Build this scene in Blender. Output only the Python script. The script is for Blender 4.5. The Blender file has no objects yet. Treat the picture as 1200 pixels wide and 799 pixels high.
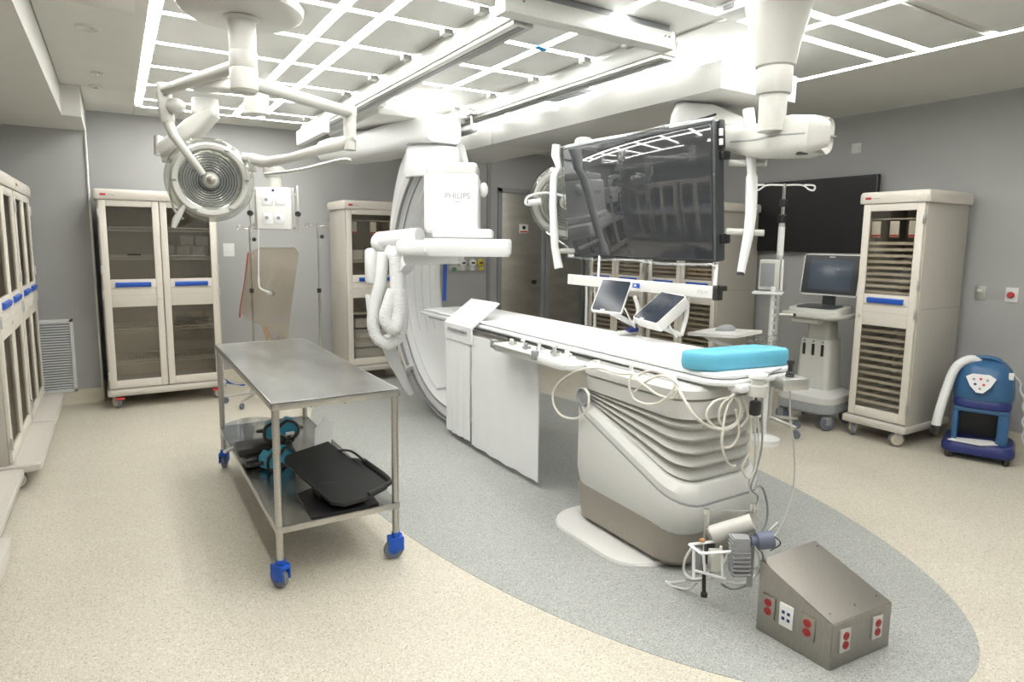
import bpy, bmesh, math, random
from mathutils import Vector, Matrix
random.seed(7)
PI = math.pi
SC = bpy.context.scene
COL = SC.collection
# ------------------------------------------------------------------ camera
YAW, PIT, ROL, FPX, CYP = math.radians(31.7585), math.radians(7.336), math.radians(0.677), 748.43, 379.75
_f = Vector((math.sin(YAW)*math.cos(PIT), math.cos(YAW)*math.cos(PIT), -math.sin(PIT)))
_r = Vector((math.cos(YAW), -math.sin(YAW), 0)); _u = _r.cross(_f)
CR = _r*math.cos(ROL)+_u*math.sin(ROL); CU = -_r*math.sin(ROL)+_u*math.cos(ROL)
CP = Vector((0, 0, 1.55))
cam = bpy.data.cameras.new('camera'); cam.sensor_width = 36; cam.lens = FPX/1200*36
cam.shift_y = -(399.5-CYP)/1200; cam.clip_start = .05
co = bpy.data.objects.new('camera', cam); COL.objects.link(co)
M = Matrix((CR, CU, -_f)).transposed().to_4x4(); M.translation = CP; co.matrix_world = M
SC.camera = co
def at(px, py, d):
    """world point seen at a photo pixel, d metres in front of the camera"""
    return CP+(_f*FPX+CR*(px-600)-CU*(py-CYP))*(d/FPX)
# ------------------------------------------------------------------ world and exposure
W = bpy.data.worlds.new('world'); SC.world = W; W.use_nodes = True
W.node_tree.nodes['Background'].inputs[0].default_value = (.9, .95, 1, 1)
W.node_tree.nodes['Background'].inputs[1].default_value = .3
SC.view_settings.view_transform = 'Standard'; SC.view_settings.look = 'None'
SC.view_settings.gamma = 1; SC.view_settings.use_curve_mapping = False
SC.view_settings.exposure = 0.68
STRIP = 17.0      # emission of the LED strips in the ceiling
# ------------------------------------------------------------------ materials
def mat(name, col, rough=.5, metal=0, bump=0, bscale=60, stretch=None, var=0, emit=0, coat=0, spec=.5):
    m = bpy.data.materials.new(name); m.use_nodes = True; n = m.node_tree; b = n.nodes['Principled BSDF']
    b.inputs['Base Color'].default_value = (*col, 1); b.inputs['Roughness'].default_value = rough
    b.inputs['Metallic'].default_value = metal; b.inputs['Coat Weight'].default_value = coat
    b.inputs['Specular IOR Level'].default_value = spec
    if emit:
        b.inputs['Emission Color'].default_value = (1, .985, .95, 1); b.inputs['Emission Strength'].default_value = emit
    tc = n.nodes.new('ShaderNodeTexCoord'); mp = n.nodes.new('ShaderNodeMapping')
    n.links.new(tc.outputs['Object'], mp.inputs[0])
    if stretch: mp.inputs['Scale'].default_value = stretch
    t = n.nodes.new('ShaderNodeTexNoise'); t.inputs['Scale'].default_value = bscale; t.inputs['Detail'].default_value = 3
    n.links.new(mp.outputs[0], t.inputs['Vector'])
    if bump:
        bp = n.nodes.new('ShaderNodeBump'); bp.inputs['Strength'].default_value = bump; bp.inputs['Distance'].default_value = .002
        n.links.new(t.outputs['Fac'], bp.inputs['Height']); n.links.new(bp.outputs[0], b.inputs['Normal'])
    v = var or .04
    cr = n.nodes.new('ShaderNodeValToRGB')
    cr.color_ramp.elements[0].position = .3; cr.color_ramp.elements[1].position = .7
    cr.color_ramp.elements[0].color = tuple(c*(1-v) for c in col)+(1,)
    cr.color_ramp.elements[1].color = tuple(min(1, c*(1+v)) for c in col)+(1,)
    n.links.new(t.outputs['Fac'], cr.inputs[0]); n.links.new(cr.outputs[0], b.inputs['Base Color'])
    return m
def speckle(name, cols, scale=220):
    m = bpy.data.materials.new(name); m.use_nodes = True; n = m.node_tree; b = n.nodes['Principled BSDF']
    tc = n.nodes.new('ShaderNodeTexCoord'); v = n.nodes.new('ShaderNodeTexVoronoi'); v.inputs['Scale'].default_value = scale
    n.links.new(tc.outputs['Object'], v.inputs['Vector'])
    s = n.nodes.new('ShaderNodeSeparateColor'); n.links.new(v.outputs['Color'], s.inputs[0])
    cr = n.nodes.new('ShaderNodeValToRGB'); cr.color_ramp.interpolation = 'CONSTANT'
    while len(cr.color_ramp.elements) < len(cols): cr.color_ramp.elements.new(.5)
    for e, (p, c) in zip(cr.color_ramp.elements, cols): e.position = p; e.color = (*c, 1)
    n.links.new(s.outputs[0], cr.inputs[0])
    t = n.nodes.new('ShaderNodeTexNoise'); t.inputs['Scale'].default_value = 2.5; t.inputs['Detail'].default_value = 5
    n.links.new(tc.outputs['Object'], t.inputs['Vector'])
    mx = n.nodes.new('ShaderNodeMix'); mx.data_type = 'RGBA'; mx.blend_type = 'MULTIPLY'
    c2 = n.nodes.new('ShaderNodeValToRGB'); c2.color_ramp.elements[0].color = (.88, .87, .85, 1); c2.color_ramp.elements[1].color = (1, 1, 1, 1)
    n.links.new(t.outputs['Fac'], c2.inputs[0]); mx.inputs[0].default_value = 1
    n.links.new(cr.outputs[0], mx.inputs[6]); n.links.new(c2.outputs[0], mx.inputs[7]); n.links.new(mx.outputs[2], b.inputs['Base Color'])
    b.inputs['Roughness'].default_value = .38; b.inputs['Specular IOR Level'].default_value = .35
    return m
def glass(name, tint, gl=.09, rough=.02):
    m = bpy.data.materials.new(name); m.use_nodes = True; n = m.node_tree; n.nodes.clear()
    o = n.nodes.new('ShaderNodeOutputMaterial'); a = n.nodes.new('ShaderNodeBsdfTransparent'); a.inputs[0].default_value = (*tint, 1)
    g = n.nodes.new('ShaderNodeBsdfGlossy'); g.inputs['Roughness'].default_value = rough
    mx = n.nodes.new('ShaderNodeMixShader'); mx.inputs[0].default_value = gl
    n.links.new(a.outputs[0], mx.inputs[1]); n.links.new(g.outputs[0], mx.inputs[2]); n.links.new(mx.outputs[0], o.inputs[0])
    return m
MT = dict(
 wall=mat('wall_paint', (.41, .413, .41), .62, var=.02, bscale=3),
 ceil=mat('ceiling_paint', (.64, .64, .60), .7, var=.02, bscale=3),
 panel=mat('diffuser_panel', (.74, .75, .73), .45, var=.03, bscale=4),
 cove=mat('cove_base', (.62, .58, .46), .5),
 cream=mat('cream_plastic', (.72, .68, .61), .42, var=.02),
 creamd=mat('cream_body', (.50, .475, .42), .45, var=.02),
 tray=mat('tray_plastic', (.56, .53, .48), .5),
 intr=mat('cabinet_interior', (.55, .52, .46), .6),
 white=mat('white_enamel', (.72, .72, .70), .3, coat=.2, var=.01),
 white2=mat('white_plastic', (.76, .77, .77), .4, var=.01),
 sheet=mat('white_sheet', (.80, .81, .82), .65, bump=.3, bscale=8, var=.01),
 warm=mat('off_white', (.56, .56, .52), .35, var=.02),
 lgrey=mat('light_grey_plastic', (.60, .60, .58), .45, var=.02),
 mgrey=mat('mid_grey_plastic', (.28, .29, .30), .45),
 bell=mat('bellows_rubber', (.50, .50, .47), .5),
 taupe=mat('taupe_metallic', (.33, .30, .26), .38, .35),
 black=mat('black_plastic', (.02, .02, .02), .35),
 matte=mat('matte_black', (.012, .012, .014), .3),
 foam=mat('black_foam_board', (.022, .024, .023), .6, bump=.4, bscale=25),
 screen=mat('black_glass', (.040, .043, .048), .04, coat=.8, spec=.7),
 tvs=mat('tv_panel', (.008, .008, .009), .35),
 dscreen=mat('screen_slate', (.07, .09, .12), .2),
 bezel=mat('screen_bezel', (.05, .055, .06), .3),
 steel=mat('stainless_steel', (.50, .49, .47), .30, 1, bump=.12, bscale=18, stretch=(1, 14, 14), var=.12),
 steeltop=mat('stainless_smudged', (.47, .47, .46), .27, 1, bump=.05, bscale=5, stretch=(1, .4, 1), var=.28),
 steelbox=mat('stainless_box', (.36, .34, .31), .30, 1, bump=.1, bscale=20, stretch=(14, 14, 1), var=.08),
 door=mat('stainless_door', (.60, .58, .53), .42, .9, bump=.03, bscale=3, stretch=(1, 1, 3), var=.10),
 chrome=mat('chrome', (.75, .75, .74), .16, 1),
 alum=mat('aluminium', (.62, .62, .60), .35, .8),
 railw=mat('rail_enamel', (.66, .67, .65), .4, .1),
 blue=mat('blue_plastic', (.02, .10, .50), .35),
 navy=mat('navy_plastic', (.02, .03, .16), .4),
 teal=mat('blue_machine', (.035, .12, .26), .38),
 cast=mat('caster_blue', (.01, .10, .55), .4),
 castg=mat('caster_grey_tread', (.16, .18, .22), .6),
 cyan=mat('cyan_foam', (.12, .46, .64), .55, bump=.5, bscale=14, var=.05),
 gog=mat('cyan_plastic', (.06, .38, .58), .35),
 red=mat('red_socket', (.38, .02, .02), .35),
 redp=mat('red_print', (.55, .05, .05), .5),
 cordred=mat('red_brown_cord', (.35, .07, .04), .5),
 ivory=mat('ivory_caster', (.62, .56, .42), .5),
 cable=mat('cream_cable', (.72, .70, .63), .45),
 cableg=mat('grey_cable', (.30, .31, .31), .5),
 orange=mat('cardboard_orange', (.45, .22, .09), .7),
 paper=mat('white_paper', (.80, .80, .78), .8),
 led=mat('led_strip', (1, 1, 1), .5, emit=STRIP),
 glass=glass('door_glass', (.88, .86, .82), .08),
 clear=glass('clear_film', (.84, .87, .9), .20, .12),
 amber=glass('lead_acrylic', (.90, .85, .78), .12, .12),
 lampglass=glass('lamp_ring_glass', (.80, .82, .78), .25, .15),
 mirror=mat('lamp_reflector', (.80, .81, .78), .12, 1),
 floor=speckle('floor_beige_terrazzo', [(0, (.60, .565, .475)), (.45, (.67, .635, .545)), (.72, (.51, .475, .39)), (.9, (.74, .71, .63)), (.965, (.35, .325, .265))]),
 inlay=speckle('floor_grey_terrazzo', [(0, (.38, .395, .38)), (.45, (.45, .465, .45)), (.72, (.31, .325, .315)), (.9, (.54, .55, .53)), (.965, (.22, .23, .225))]),
 tscreen=mat('touch_glass', (.018, .026, .04), .16, spec=.35),
 lampw=mat('lamp_enamel', (.50, .50, .465), .38, var=.01),
 plug=mat('plug_slate', (.12, .14, .20), .45),
 tape=mat('blue_tape', (.02, .30, .70), .6),
 yellow=mat('yellow_paint', (.65, .5, .05), .5), green=mat('green_paint', (.10, .35, .12), .5),
)
# ------------------------------------------------------------------ mesh builder
class MB:
    def __init__(s): s.b = bmesh.new(); s.X = Matrix()
    def _t(s, vs):
        if s.X != Matrix(): bmesh.ops.transform(s.b, matrix=s.X, verts=vs)
        return s
    def box(s, c, d, bev=0, seg=2, rot=None):
        g = bmesh.ops.create_cube(s.b, size=1); vs = g['verts']
        bmesh.ops.scale(s.b, vec=Vector(d), verts=vs)
        if bev:
            es = list({e for v in vs for e in v.link_edges})
            r = bmesh.ops.bevel(s.b, geom=es, offset=min(bev, min(d)*.49), segments=seg, affect='EDGES', profile=.5)
            vs = list({v for f in r['faces'] for v in f.verts} | {v for v in vs if v.is_valid})
        if rot is not None: bmesh.ops.transform(s.b, matrix=rot.to_4x4(), verts=vs)
        bmesh.ops.translate(s.b, vec=Vector(c), verts=vs)
        return s._t(vs)
    def b2(s, a, b, bev=0, seg=2):
        return s.box([(p+q)/2 for p, q in zip(a, b)], [abs(q-p) for p, q in zip(a, b)], bev, seg)
    def rings(s, rings, closed=True, cap=True, loop=False):
        R = [[s.b.verts.new(Vector(p)) for p in r] for r in rings]
        n = len(R[0]); L = len(R)
        for i in range(L if loop else L-1):
            A, B = R[i], R[(i+1) % L]
            for j in range(n if closed else n-1):
                k = (j+1) % n
                try: s.b.faces.new((A[j], A[k], B[k], B[j]))
                except ValueError: pass
        if cap and closed and not loop:
            s.b.faces.new(R[0][::-1]); s.b.faces.new(R[-1])
        return s._t([v for r in R for v in r])
    def tube(s, pts, r, n=8, smooth=0, closed=False):
        P = [Vector(p) for p in pts]
        if smooth: P = spline(P, smooth, closed)
        L = len(P); T = []
        for i in range(L):
            if closed: t = P[(i+1) % L]-P[i-1]
            else: t = P[min(i+1, L-1)]-P[max(i-1, 0)]
            T.append(t.normalized() if t.length > 1e-9 else Vector((0, 0, 1)))
        up = Vector((0, 0, 1)) if abs(T[0].z) < .9 else Vector((1, 0, 0))
        nrm = (up-T[0]*up.dot(T[0])).normalized(); R = []
        for i in range(L):
            nrm = (nrm-T[i]*nrm.dot(T[i])); nrm = nrm.normalized() if nrm.length > 1e-6 else T[i].orthogonal().normalized()
            bi = T[i].cross(nrm); rr = r[i] if isinstance(r, (list, tuple)) and len(r) == L else (r if not isinstance(r, (list, tuple)) else r[0]+(r[-1]-r[0])*i/(L-1))
            R.append([P[i]+(nrm*math.cos(2*PI*k/n)+bi*math.sin(2*PI*k/n))*rr for k in range(n)])
        return s.rings(R, loop=closed)
    def cyl(s, a, b, r, r2=None, n=16): return s.tube([a, b], [r, r2 if r2 is not None else r], n)
    def lathe(s, prof, c=(0, 0, 0), axis=(0, 0, 1), n=32, cap=True):
        ax = Vector(axis).normalized(); u = ax.orthogonal().normalized(); v = ax.cross(u); c = Vector(c)
        return s.rings([[c+ax*h+(u*math.cos(2*PI*k/n)+v*math.sin(2*PI*k/n))*max(r, 1e-4) for k in range(n)] for r, h in prof], cap=cap)
    def prism(s, poly, h0, h1, fn):
        """polygon of 2d points swept between h0 and h1; fn(a, b, h) gives the 3d point"""
        return s.rings([[fn(a, b, h) for a, b in poly] for h in (h0, h1)])
    def sphere(s, c, r, sc=(1, 1, 1), n=16):
        g = bmesh.ops.create_uvsphere(s.b, u_segments=n, v_segments=max(6, n//2), radius=r)
        bmesh.ops.scale(s.b, vec=Vector(sc), verts=g['verts']); bmesh.ops.translate(s.b, vec=Vector(c), verts=g['verts'])
        return s._t(g['verts'])
    def mesh(s, name, m, ang=38):
        me = bpy.data.meshes.new(name); bmesh.ops.recalc_face_normals(s.b, faces=s.b.faces); s.b.to_mesh(me); s.b.free()
        me.materials.append(MT[m] if isinstance(m, str) else m)
        me.polygons.foreach_set('use_smooth', [True]*len(me.polygons)); me.set_sharp_from_angle(angle=math.radians(ang))
        return me
    def obj(s, name, m, parent=None, loc=None, ang=38):
        o = bpy.data.objects.new(name, s.mesh(name, m, ang)); COL.objects.link(o)
        if parent: o.parent = parent
        if loc: o.location = loc
        return o
def spline(P, k, closed=False):
    out = []; n = len(P)
    for i in range(n if closed else n-1):
        g = (lambda j: P[j % n]) if closed else (lambda j: P[max(0, min(n-1, j))])
        a, b, c, d = g(i-1), g(i), g(i+1), g(i+2)
        for t in [q/k for q in range(k)]:
            out.append(.5*((2*b)+(c-a)*t+(2*a-5*b+4*c-d)*t*t+(3*b-a-3*c+d)*t**3))
    if not closed: out.append(P[-1])
    return out
def rrect(w, d, r, n=4):
    out = []
    for cx, cy, a0 in ((w/2-r, d/2-r, 0), (-w/2+r, d/2-r, 90), (-w/2+r, -d/2+r, 180), (w/2-r, -d/2+r, 270)):
        for k in range(n+1):
            a = math.radians(a0+90*k/n); out.append((cx+r*math.cos(a), cy+r*math.sin(a)))
    return out
def tag(o, label, cat, group=None):
    o['label'] = label; o['category'] = cat
    if group: o['group'] = group
    return o
def thing(name, label, cat, loc=(0, 0, 0), rz=0, group=None):
    o = bpy.data.objects.new(name, None); COL.objects.link(o); o.location = loc; o.rotation_euler = (0, 0, rz); o.empty_display_size = .1
    return tag(o, label, cat, group)
def struct(o): o['kind'] = 'structure'; return o
def copy_tree(o, parent=None):
    c = o.copy(); COL.objects.link(c)
    if parent: c.parent = parent
    for ch in KIDS.get(o.name, []): copy_tree(ch, c)
    return c
KIDS = {}
def index_kids():
    KIDS.clear()
    for o in COL.objects:
        if o.parent: KIDS.setdefault(o.parent.name, []).append(o)
def dup(root, loc, rz, label, group=None):
    index_kids(); c = copy_tree(root); c.location = loc; c.rotation_euler = (0, 0, rz); c['label'] = label
    if group: c['group'] = group
    return c
def text(name, s, size, m, parent, mtx, extrude=.0006):
    cu = bpy.data.curves.new(name, 'FONT'); cu.body = s; cu.size = size; cu.align_x = 'CENTER'; cu.align_y = 'CENTER'; cu.extrude = extrude
    t = bpy.data.objects.new(name+'_curve', cu); COL.objects.link(t)
    bpy.context.view_layer.update()
    me = bpy.data.meshes.new_from_object(t.evaluated_get(bpy.context.evaluated_depsgraph_get()))
    bpy.data.objects.remove(t); me.name = name; me.materials.clear(); me.materials.append(MT[m])
    o = bpy.data.objects.new(name, me); COL.objects.link(o); o.parent = parent; o.matrix_local = mtx
    return o
def face_front(x, y, z):   # lettering that stands upright and faces local -y
    return Matrix.Translation((x, y, z)) @ Matrix.Rotation(PI/2, 4, 'X')
# ================================================================== the setting
XL, XR, YB, YJ, ZC, YN = -1.3, 5.85, 7.45, 7.1, 2.74, -1.6
struct(MB().b2((XL-.1, YN-.1, -.1), (XR+.1, YB+.1, 0)).obj('floor', 'floor'))
egg = [(2.5+1.33*math.cos(a)*(1 if math.sin(a) > -.2 else 1), 3.95+3.02*math.sin(a)) for a in [2*PI*k/120 for k in range(120)]]
o = MB().prism(egg, .0005, .002, lambda a, b, h: (a, b, h)).obj('floor_inlay', 'inlay'); struct(o)
# walls with butt-jointed wall panels
def wall(name, a, b, zt, t, panels=(), m='wall'):
    """a, b: floor points of the visible face; t: outward thickness vector"""
    A, B, T = Vector((*a, 0)), Vector((*b, 0)), Vector((*t, 0)); up = Vector((0, 0, zt))
    mb = MB(); off = T*.012 if panels else T*0
    mb.rings([[A+off, B+off, B+T+off, A+T+off], [A+off+up, B+off+up, B+T+off+up, A+T+off+up]])
    o = struct(mb.obj(name, m))
    if panels:
        L = (B-A).length; D = (B-A)/L; cuts = [0]+list(panels)+[L]
        for p, q in zip(cuts, cuts[1:]):
            g = .002; P, Q = A+D*(p+g), A+D*(q-g); w = MB()
            z0, z1 = Vector((0, 0, .02)), Vector((0, 0, zt-.004))
            w.rings([[P+z0, Q+z0, Q+T.normalized()*.012+z0, P+T.normalized()*.012+z0], [P+z1, Q+z1, Q+T.normalized()*.012+z1, P+T.normalized()*.012+z1]])
            w.obj('wall_panel', m, o)
    return o
wall('wall_back', (-.17, YB), (XR, YB), ZC, (0, .1), (1.25, 2.6, 3.95))
wall('wall_back_left', (XL, YJ), (-.17, YJ), ZC, (0, .1))
wall('wall_jog', (-.17, YJ+.004), (-.17, YB), ZC, (-.1, 0))
wall('wall_right', (XR, YN), (XR, YB), ZC, (.1, 0), (1.3, 2.7, 4.35, 5.75, 7.1))
wall('wall_left', (XL, YN), (XL, YJ), ZC, (-.1, 0))
wall('wall_near', (XL, YN), (XR, YN), ZC, (0, -.1))
def cove(name, a, b, inn):
    A, B, N = Vector((*a, 0)), Vector((*b, 0)), Vector((*inn, 0))
    prof = [(0, 0), (.045, 0), (.03, .006), (.016, .018), (.009, .035), (.007, .125), (.004, .132), (0, .134)]
    struct(MB().rings([[P+N*u+Vector((0, 0, v)) for u, v in prof] for P in (A, B)]).obj(name, 'cove'))
cove('baseboard_back', (-.17, YB), (4.36, YB), (0, -1)); cove('baseboard_back_left', (XL, YJ), (-.17, YJ), (0, -1))
cove('baseboard_right', (XR, YN), (XR, YB), (-1, 0)); cove('baseboard_left', (XL, YN), (XL, YJ), (1, 0))
cove('baseboard_jog', (-.17, YJ), (-.17, YB), (1, 0))
struct(MB().b2((-.185, YJ-.012, .13), (-.165, YJ+.004, ZC), .002).obj('trim_1', 'alum'))
struct(MB().b2((4.20, YB-.02, .13), (4.25, YB, ZC), .002).obj('trim_2', 'mgrey'))
# steel doors in the back wall
def steel_door(n, x0, x1, dark=False):
    o = struct(MB().b2((x0, YB-.015, .01), (x1, YB+.002, 2.2), .003).obj('door_%d' % n, 'door'))
    f = MB(); f.b2((x0-.06, YB-.03, 0), (x0, YB, 2.26), .004); f.b2((x1, YB-.03, 0), (x1+.06, YB, 2.26), .004); f.b2((x0-.06, YB-.03, 2.2), (x1+.06, YB, 2.26), .004)
    f.obj('door_frame', 'mgrey', o)
    MB().b2((x0+.28, YB-.024, 1.67), (x0+.42, YB-.015, 1.79), .002).obj('door_sign', 'paper', o)
    MB().b2((x0+.29, YB-.026, 1.68), (x0+.41, YB-.0235, 1.70)).obj('sign_stripe', 'redp', o)
    MB().cyl((x0+.35, YB-.027, 1.745), (x0+.35, YB-.0235, 1.745), .025).obj('sign_symbol', 'black', o)
    MB().cyl((x0+.52, YB-.06, 1.0), (x0+.52, YB-.015, 1.0), .03).obj('door_lock', 'black', o)
    return o
steel_door(1, 4.42, 5.07); steel_door(2, 5.2, 5.78)
# ceiling slab, left soffit
c = struct(MB().b2((XL, YN, ZC+.014), (XR, YB, ZC+.1)).obj('ceiling', 'ceil'))
struct(MB().b2((XL, YN, 2.5), (-.30, 6.3, ZC+.013)).obj('ceiling_soffit', 'ceil'))
struct(MB().b2((XL, 6.3, 2.5), (-.17, YJ, ZC+.013)).obj('ceiling_soffit_end', 'ceil'))
# ceiling: painted border panels and the diffuser panels between the light strips (each its own piece)
WL = .052
xs = [.25, 1.07, 1.30, 2.31, 2.82, 3.33, 4.31]
ys = [-.9, -.1, .7, 1.35, 1.80, 2.16, 2.42, 3.03, 3.44, 4.04, 4.66, 5.30, 5.94, 6.57, 6.95]
def cpanel(x0, y0, x1, y1, m='panel'): MB().b2((x0+.003, y0+.003, ZC), (x1-.003, y1-.003, ZC+.012), .003, 1).obj('ceiling_panel', m, c)
for x0, x1 in zip(xs, xs[1:]):
    if x1-x0 < .3: segs = [(ys[0], ys[-1])]
    for y0, y1 in zip(ys, ys[1:]):
        cpanel(x0+WL/2, y0+WL/2, x1-WL/2, y1-WL/2)
cpanel(-.30, YN, .25-WL/2, 6.3, 'ceil'); cpanel(-.17, 6.3, .25-WL/2, YB, 'ceil'); cpanel(.25-WL/2, ys[-1]+WL/2, XR, YB, 'ceil')
cpanel(4.31+WL/2, YN, XR, ys[-1]+WL/2, 'ceil'); cpanel(.25-WL/2, YN, 4.31+WL/2, ys[0]-WL/2, 'ceil')
# ------------------------------------------------------------------ LED strips (lamps of the room)
ordn = ['first', 'second', 'third', 'fourth', 'fifth', 'sixth', 'seventh', 'eighth', 'ninth', 'tenth', 'eleventh', 'twelfth', 'thirteenth', 'fourteenth', 'fifteenth']
for i, x in enumerate(xs):
    if i == 4: continue
    e0, e1 = (-.9, 6.90) if i not in (3, 5) else (-.9, 6.2)
    o = MB().b2((x-WL/2+.004, e0, ZC+.002), (x+WL/2-.004, e1, ZC+.012)).obj('ceiling_light', 'led')
    tag(o, 'long ceiling light strip running towards the back wall, %s from the left soffit' % ordn[i if i < 4 else i-1], 'ceiling light', 'long ceiling light strips')
def cross(k, y, x0, x1, where):
    cuts = [x0]+[x for x in xs if x0 < x < x1 and x != 2.82]+[x1]; mb = MB()
    for a, b in zip(cuts, cuts[1:]):
        mb.b2((a+(WL/2 if a in xs else 0), y-WL/2+.006, ZC+.001), (b-(WL/2 if b in xs else 0), y+WL/2-.006, ZC+.011))
    tag(mb.obj('ceiling_light', 'led'), 'short cross ceiling light, %s from the back wall, %s' % (ordn[k], where), 'ceiling light', 'cross ceiling light strips')
for k, y in enumerate([6.95, 6.57, 5.94, 5.30, 4.66, 4.04, 3.44, 3.03]): cross(k, y, .25, 1.70, 'left of the ceiling rails')
for k, y in enumerate([5.94, 5.30, 4.66, 4.04, 3.44]): cross(k, y, 1.90, 2.70, 'between the two ceiling rails')
for k, y in enumerate([5.94, 5.30, 4.66, 4.04, 3.44, 3.03]): cross(k, y, 2.82, 3.80, 'right of the ceiling rails')
for k, y in enumerate([2.42, 2.16, 1.35]): cross(k, y, 2.31, 4.31, 'beside the column of the big monitor')
for k, y in enumerate([1.35, -.1]): cross(k, y, .25, 2.31, 'over the near end of the room')
# small ceiling items
def downlight(x, y, lab, r=.055):
    t = thing('ceiling_fixture', lab, 'ceiling fixture', (x, y, ZC))
    MB().lathe([(.001, -.004), (r*.7, -.006), (r, -.012), (r+.012, -.004), (r+.012, 0)], (0, 0, 0), n=24).obj('trim_ring', 'warm', t)
    MB().lathe([(.001, -.016), (r*.35, -.016), (r*.4, -.008)], (0, 0, 0), n=16).obj('lens', 'chrome', t)
downlight(-.06, 4.55, 'round recessed fixture with a bright centre in the left ceiling, nearest the camera')
downlight(-.04, 5.75, 'plain round cover plate in the left ceiling, between two bright fixtures', .03)
downlight(-.06, 6.25, 'small round recessed fixture in the left ceiling, closest to the back wall', .04)
t = thing('access_panel', 'flat square access hatch in the white ceiling above the left cabinets', 'hatch', (-.05, 3.95, ZC))
MB().b2((-.2, -.35, -.006), (.2, .17, 0), .002).obj('hatch_cover', 'ceil', t)
MB().b2((-.21, -.36, -.003), (.21, .18, .001), .001).obj('hatch_frame', 'lgrey', t)
t = thing('ceiling_vent', 'dark slatted air vent in the ceiling grid near the bulkhead', 'vent', (3.08, 4.35, ZC-.004))
MB().b2((-.2, -.25, -.003), (.2, .25, .003)).obj('backing', 'mgrey', t)
for k in range(12): MB().box((0, -.23+k*.042, -.008), (.39, .02, .004), rot=Matrix.Rotation(.5, 3, 'X')).obj('slat', 'mgrey', t)
t = thing('sensor_box', 'small white box on the ceiling left of the monitor column', 'box', (2.74, 2.27, ZC))
MB().b2((-.1, -.10, -.055), (.05, .08, 0), .008).obj('housing', 'white2', t); MB().box((-.104, 0, -.03), (.006, .06, .02)).obj('label_plate', 'mgrey', t)
o = MB().box((2.31, 3.43, ZC-.004), (.1, .05, .003), rot=Matrix.Rotation(.35, 3, 'Z')).obj('tape_piece', 'tape'); tag(o, 'scrap of blue tape stuck at a ceiling light crossing', 'tape')
# long white bulkhead hanging under the ceiling on the right
b = struct(MB().b2((3.05, 2.65, 2.45), (3.75, 5.32, 2.615), .006).b2((3.05, 5.33, 2.45), (3.75, 6.9, 2.60), .006).obj('ceiling_bulkhead', 'white'))
MB().b2((3.38, 3.1, 2.60), (3.5, 6.6, ZC)).obj('hanger', 'mgrey', b)
# wall air grille
t = thing('air_grille', 'white louvred air grille low on the wall behind the left cabinets', 'vent', (-.68, YJ, .12))
MB().b2((-.3, -.02, 0), (-.27, 0, .68), .004).b2((.28, -.02, 0), (.31, 0, .68), .004).b2((-.3, -.02, .65), (.31, 0, .68), .004).b2((-.3, -.02, 0), (.31, 0, .03), .004).obj('frame', 'white2', t)
MB().b2((-.28, -.003, .02), (.29, 0, .66)).obj('backing', 'mgrey', t)
for k in range(26): MB().box((.005, -.011, .045+k*.024), (.55, .016, .003), rot=Matrix.Rotation(.6, 3, 'X')).obj('slat', 'white2', t)
# plates on the walls
def plate_r(name, y, z, w, h, lab, cat, m='alum', extra=None):
    t = thing(name, lab, cat, (XR, y, z)); MB().b2((-.008, -w/2, -h/2), (0, w/2, h/2), .003).obj('plate', m, t)
    if extra: extra(t)
    return t
plate_r('switch_plate', 2.36, 1.19, .075, .115, 'brushed metal switch plate on the right wall beside the tall cabinet', 'switch', 'alum', lambda t: MB().b2((-.016, -.015, .01), (-.006, .02, .03), .002).obj('toggle', 'paper', t))
plate_r('emergency_button', 2.15, 1.19, .085, .115, 'white plate with a red round emergency button on the right wall', 'button', 'white2', lambda t: MB().lathe([(.022, 0), (.024, .02), (.018, .03), (.001, .032)], (-.007, 0, 0), (-1, 0, 0), 20).obj('button', 'redp', t))
plate_r('wall_sensor', 3.47, 2.44, .09, .09, 'small square white sensor high on the right wall above the tall cabinet', 'sensor', 'white2', lambda t: MB().b2((-.02, -.03, -.03), (-.006, .03, .02), .004).obj('cover', 'white', t))
o = MB().b2((.98, YB-.006, 1.36), (1.09, YB, 1.50)).obj('wall_notice', 'paper'); tag(o, 'small white paper notice on the back wall right of the double cabinet', 'sign')
t = thing('gas_outlet_panel', 'row of round medical gas outlets on the back wall under the detector', 'gas outlet', (3.93, YB, 1.27))
MB().b2((-.28, -.02, -.1), (.24, 0, -.04), .004).obj('rail', 'alum', t)
for k, (x, cm) in enumerate([(-.22, 'green'), (-.09, 'white2'), (.05, 'white2'), (.17, 'yellow')]):
    g = MB().lathe([(.048, 0), (.052, .01), (.05, .03), (.03, .04), (.001, .042)], (x, 0, 0), (0, -1, 0), 20).obj('gas_outlet', 'white2' if k != 3 else 'yellow', t)
    MB().b2((x-.025, -.05, -.008), (x+.025, -.04, .012), .002).obj('outlet_cap', 'black' if k else 'green', g)
    MB().b2((x-.03, -.03, -.1), (x+.03, 0, -.055), .003).obj('outlet_label', cm, g)
# wall TV
t = thing('wall_television', 'large black flat television on the right wall behind the drip stand', 'television', (XR, 3.83, 1.485))
MB().b2((-.07, -.62, 0), (-.03, .63, .70), .006).obj('casing', 'matte', t)
MB().b2((-.0725, -.605, .015), (-.0695, .615, .685)).obj('screen', 'tvs', t)
MB().b2((-.03, -.2, .2), (0, .2, .5)).obj('wall_bracket', 'black', t)
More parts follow.
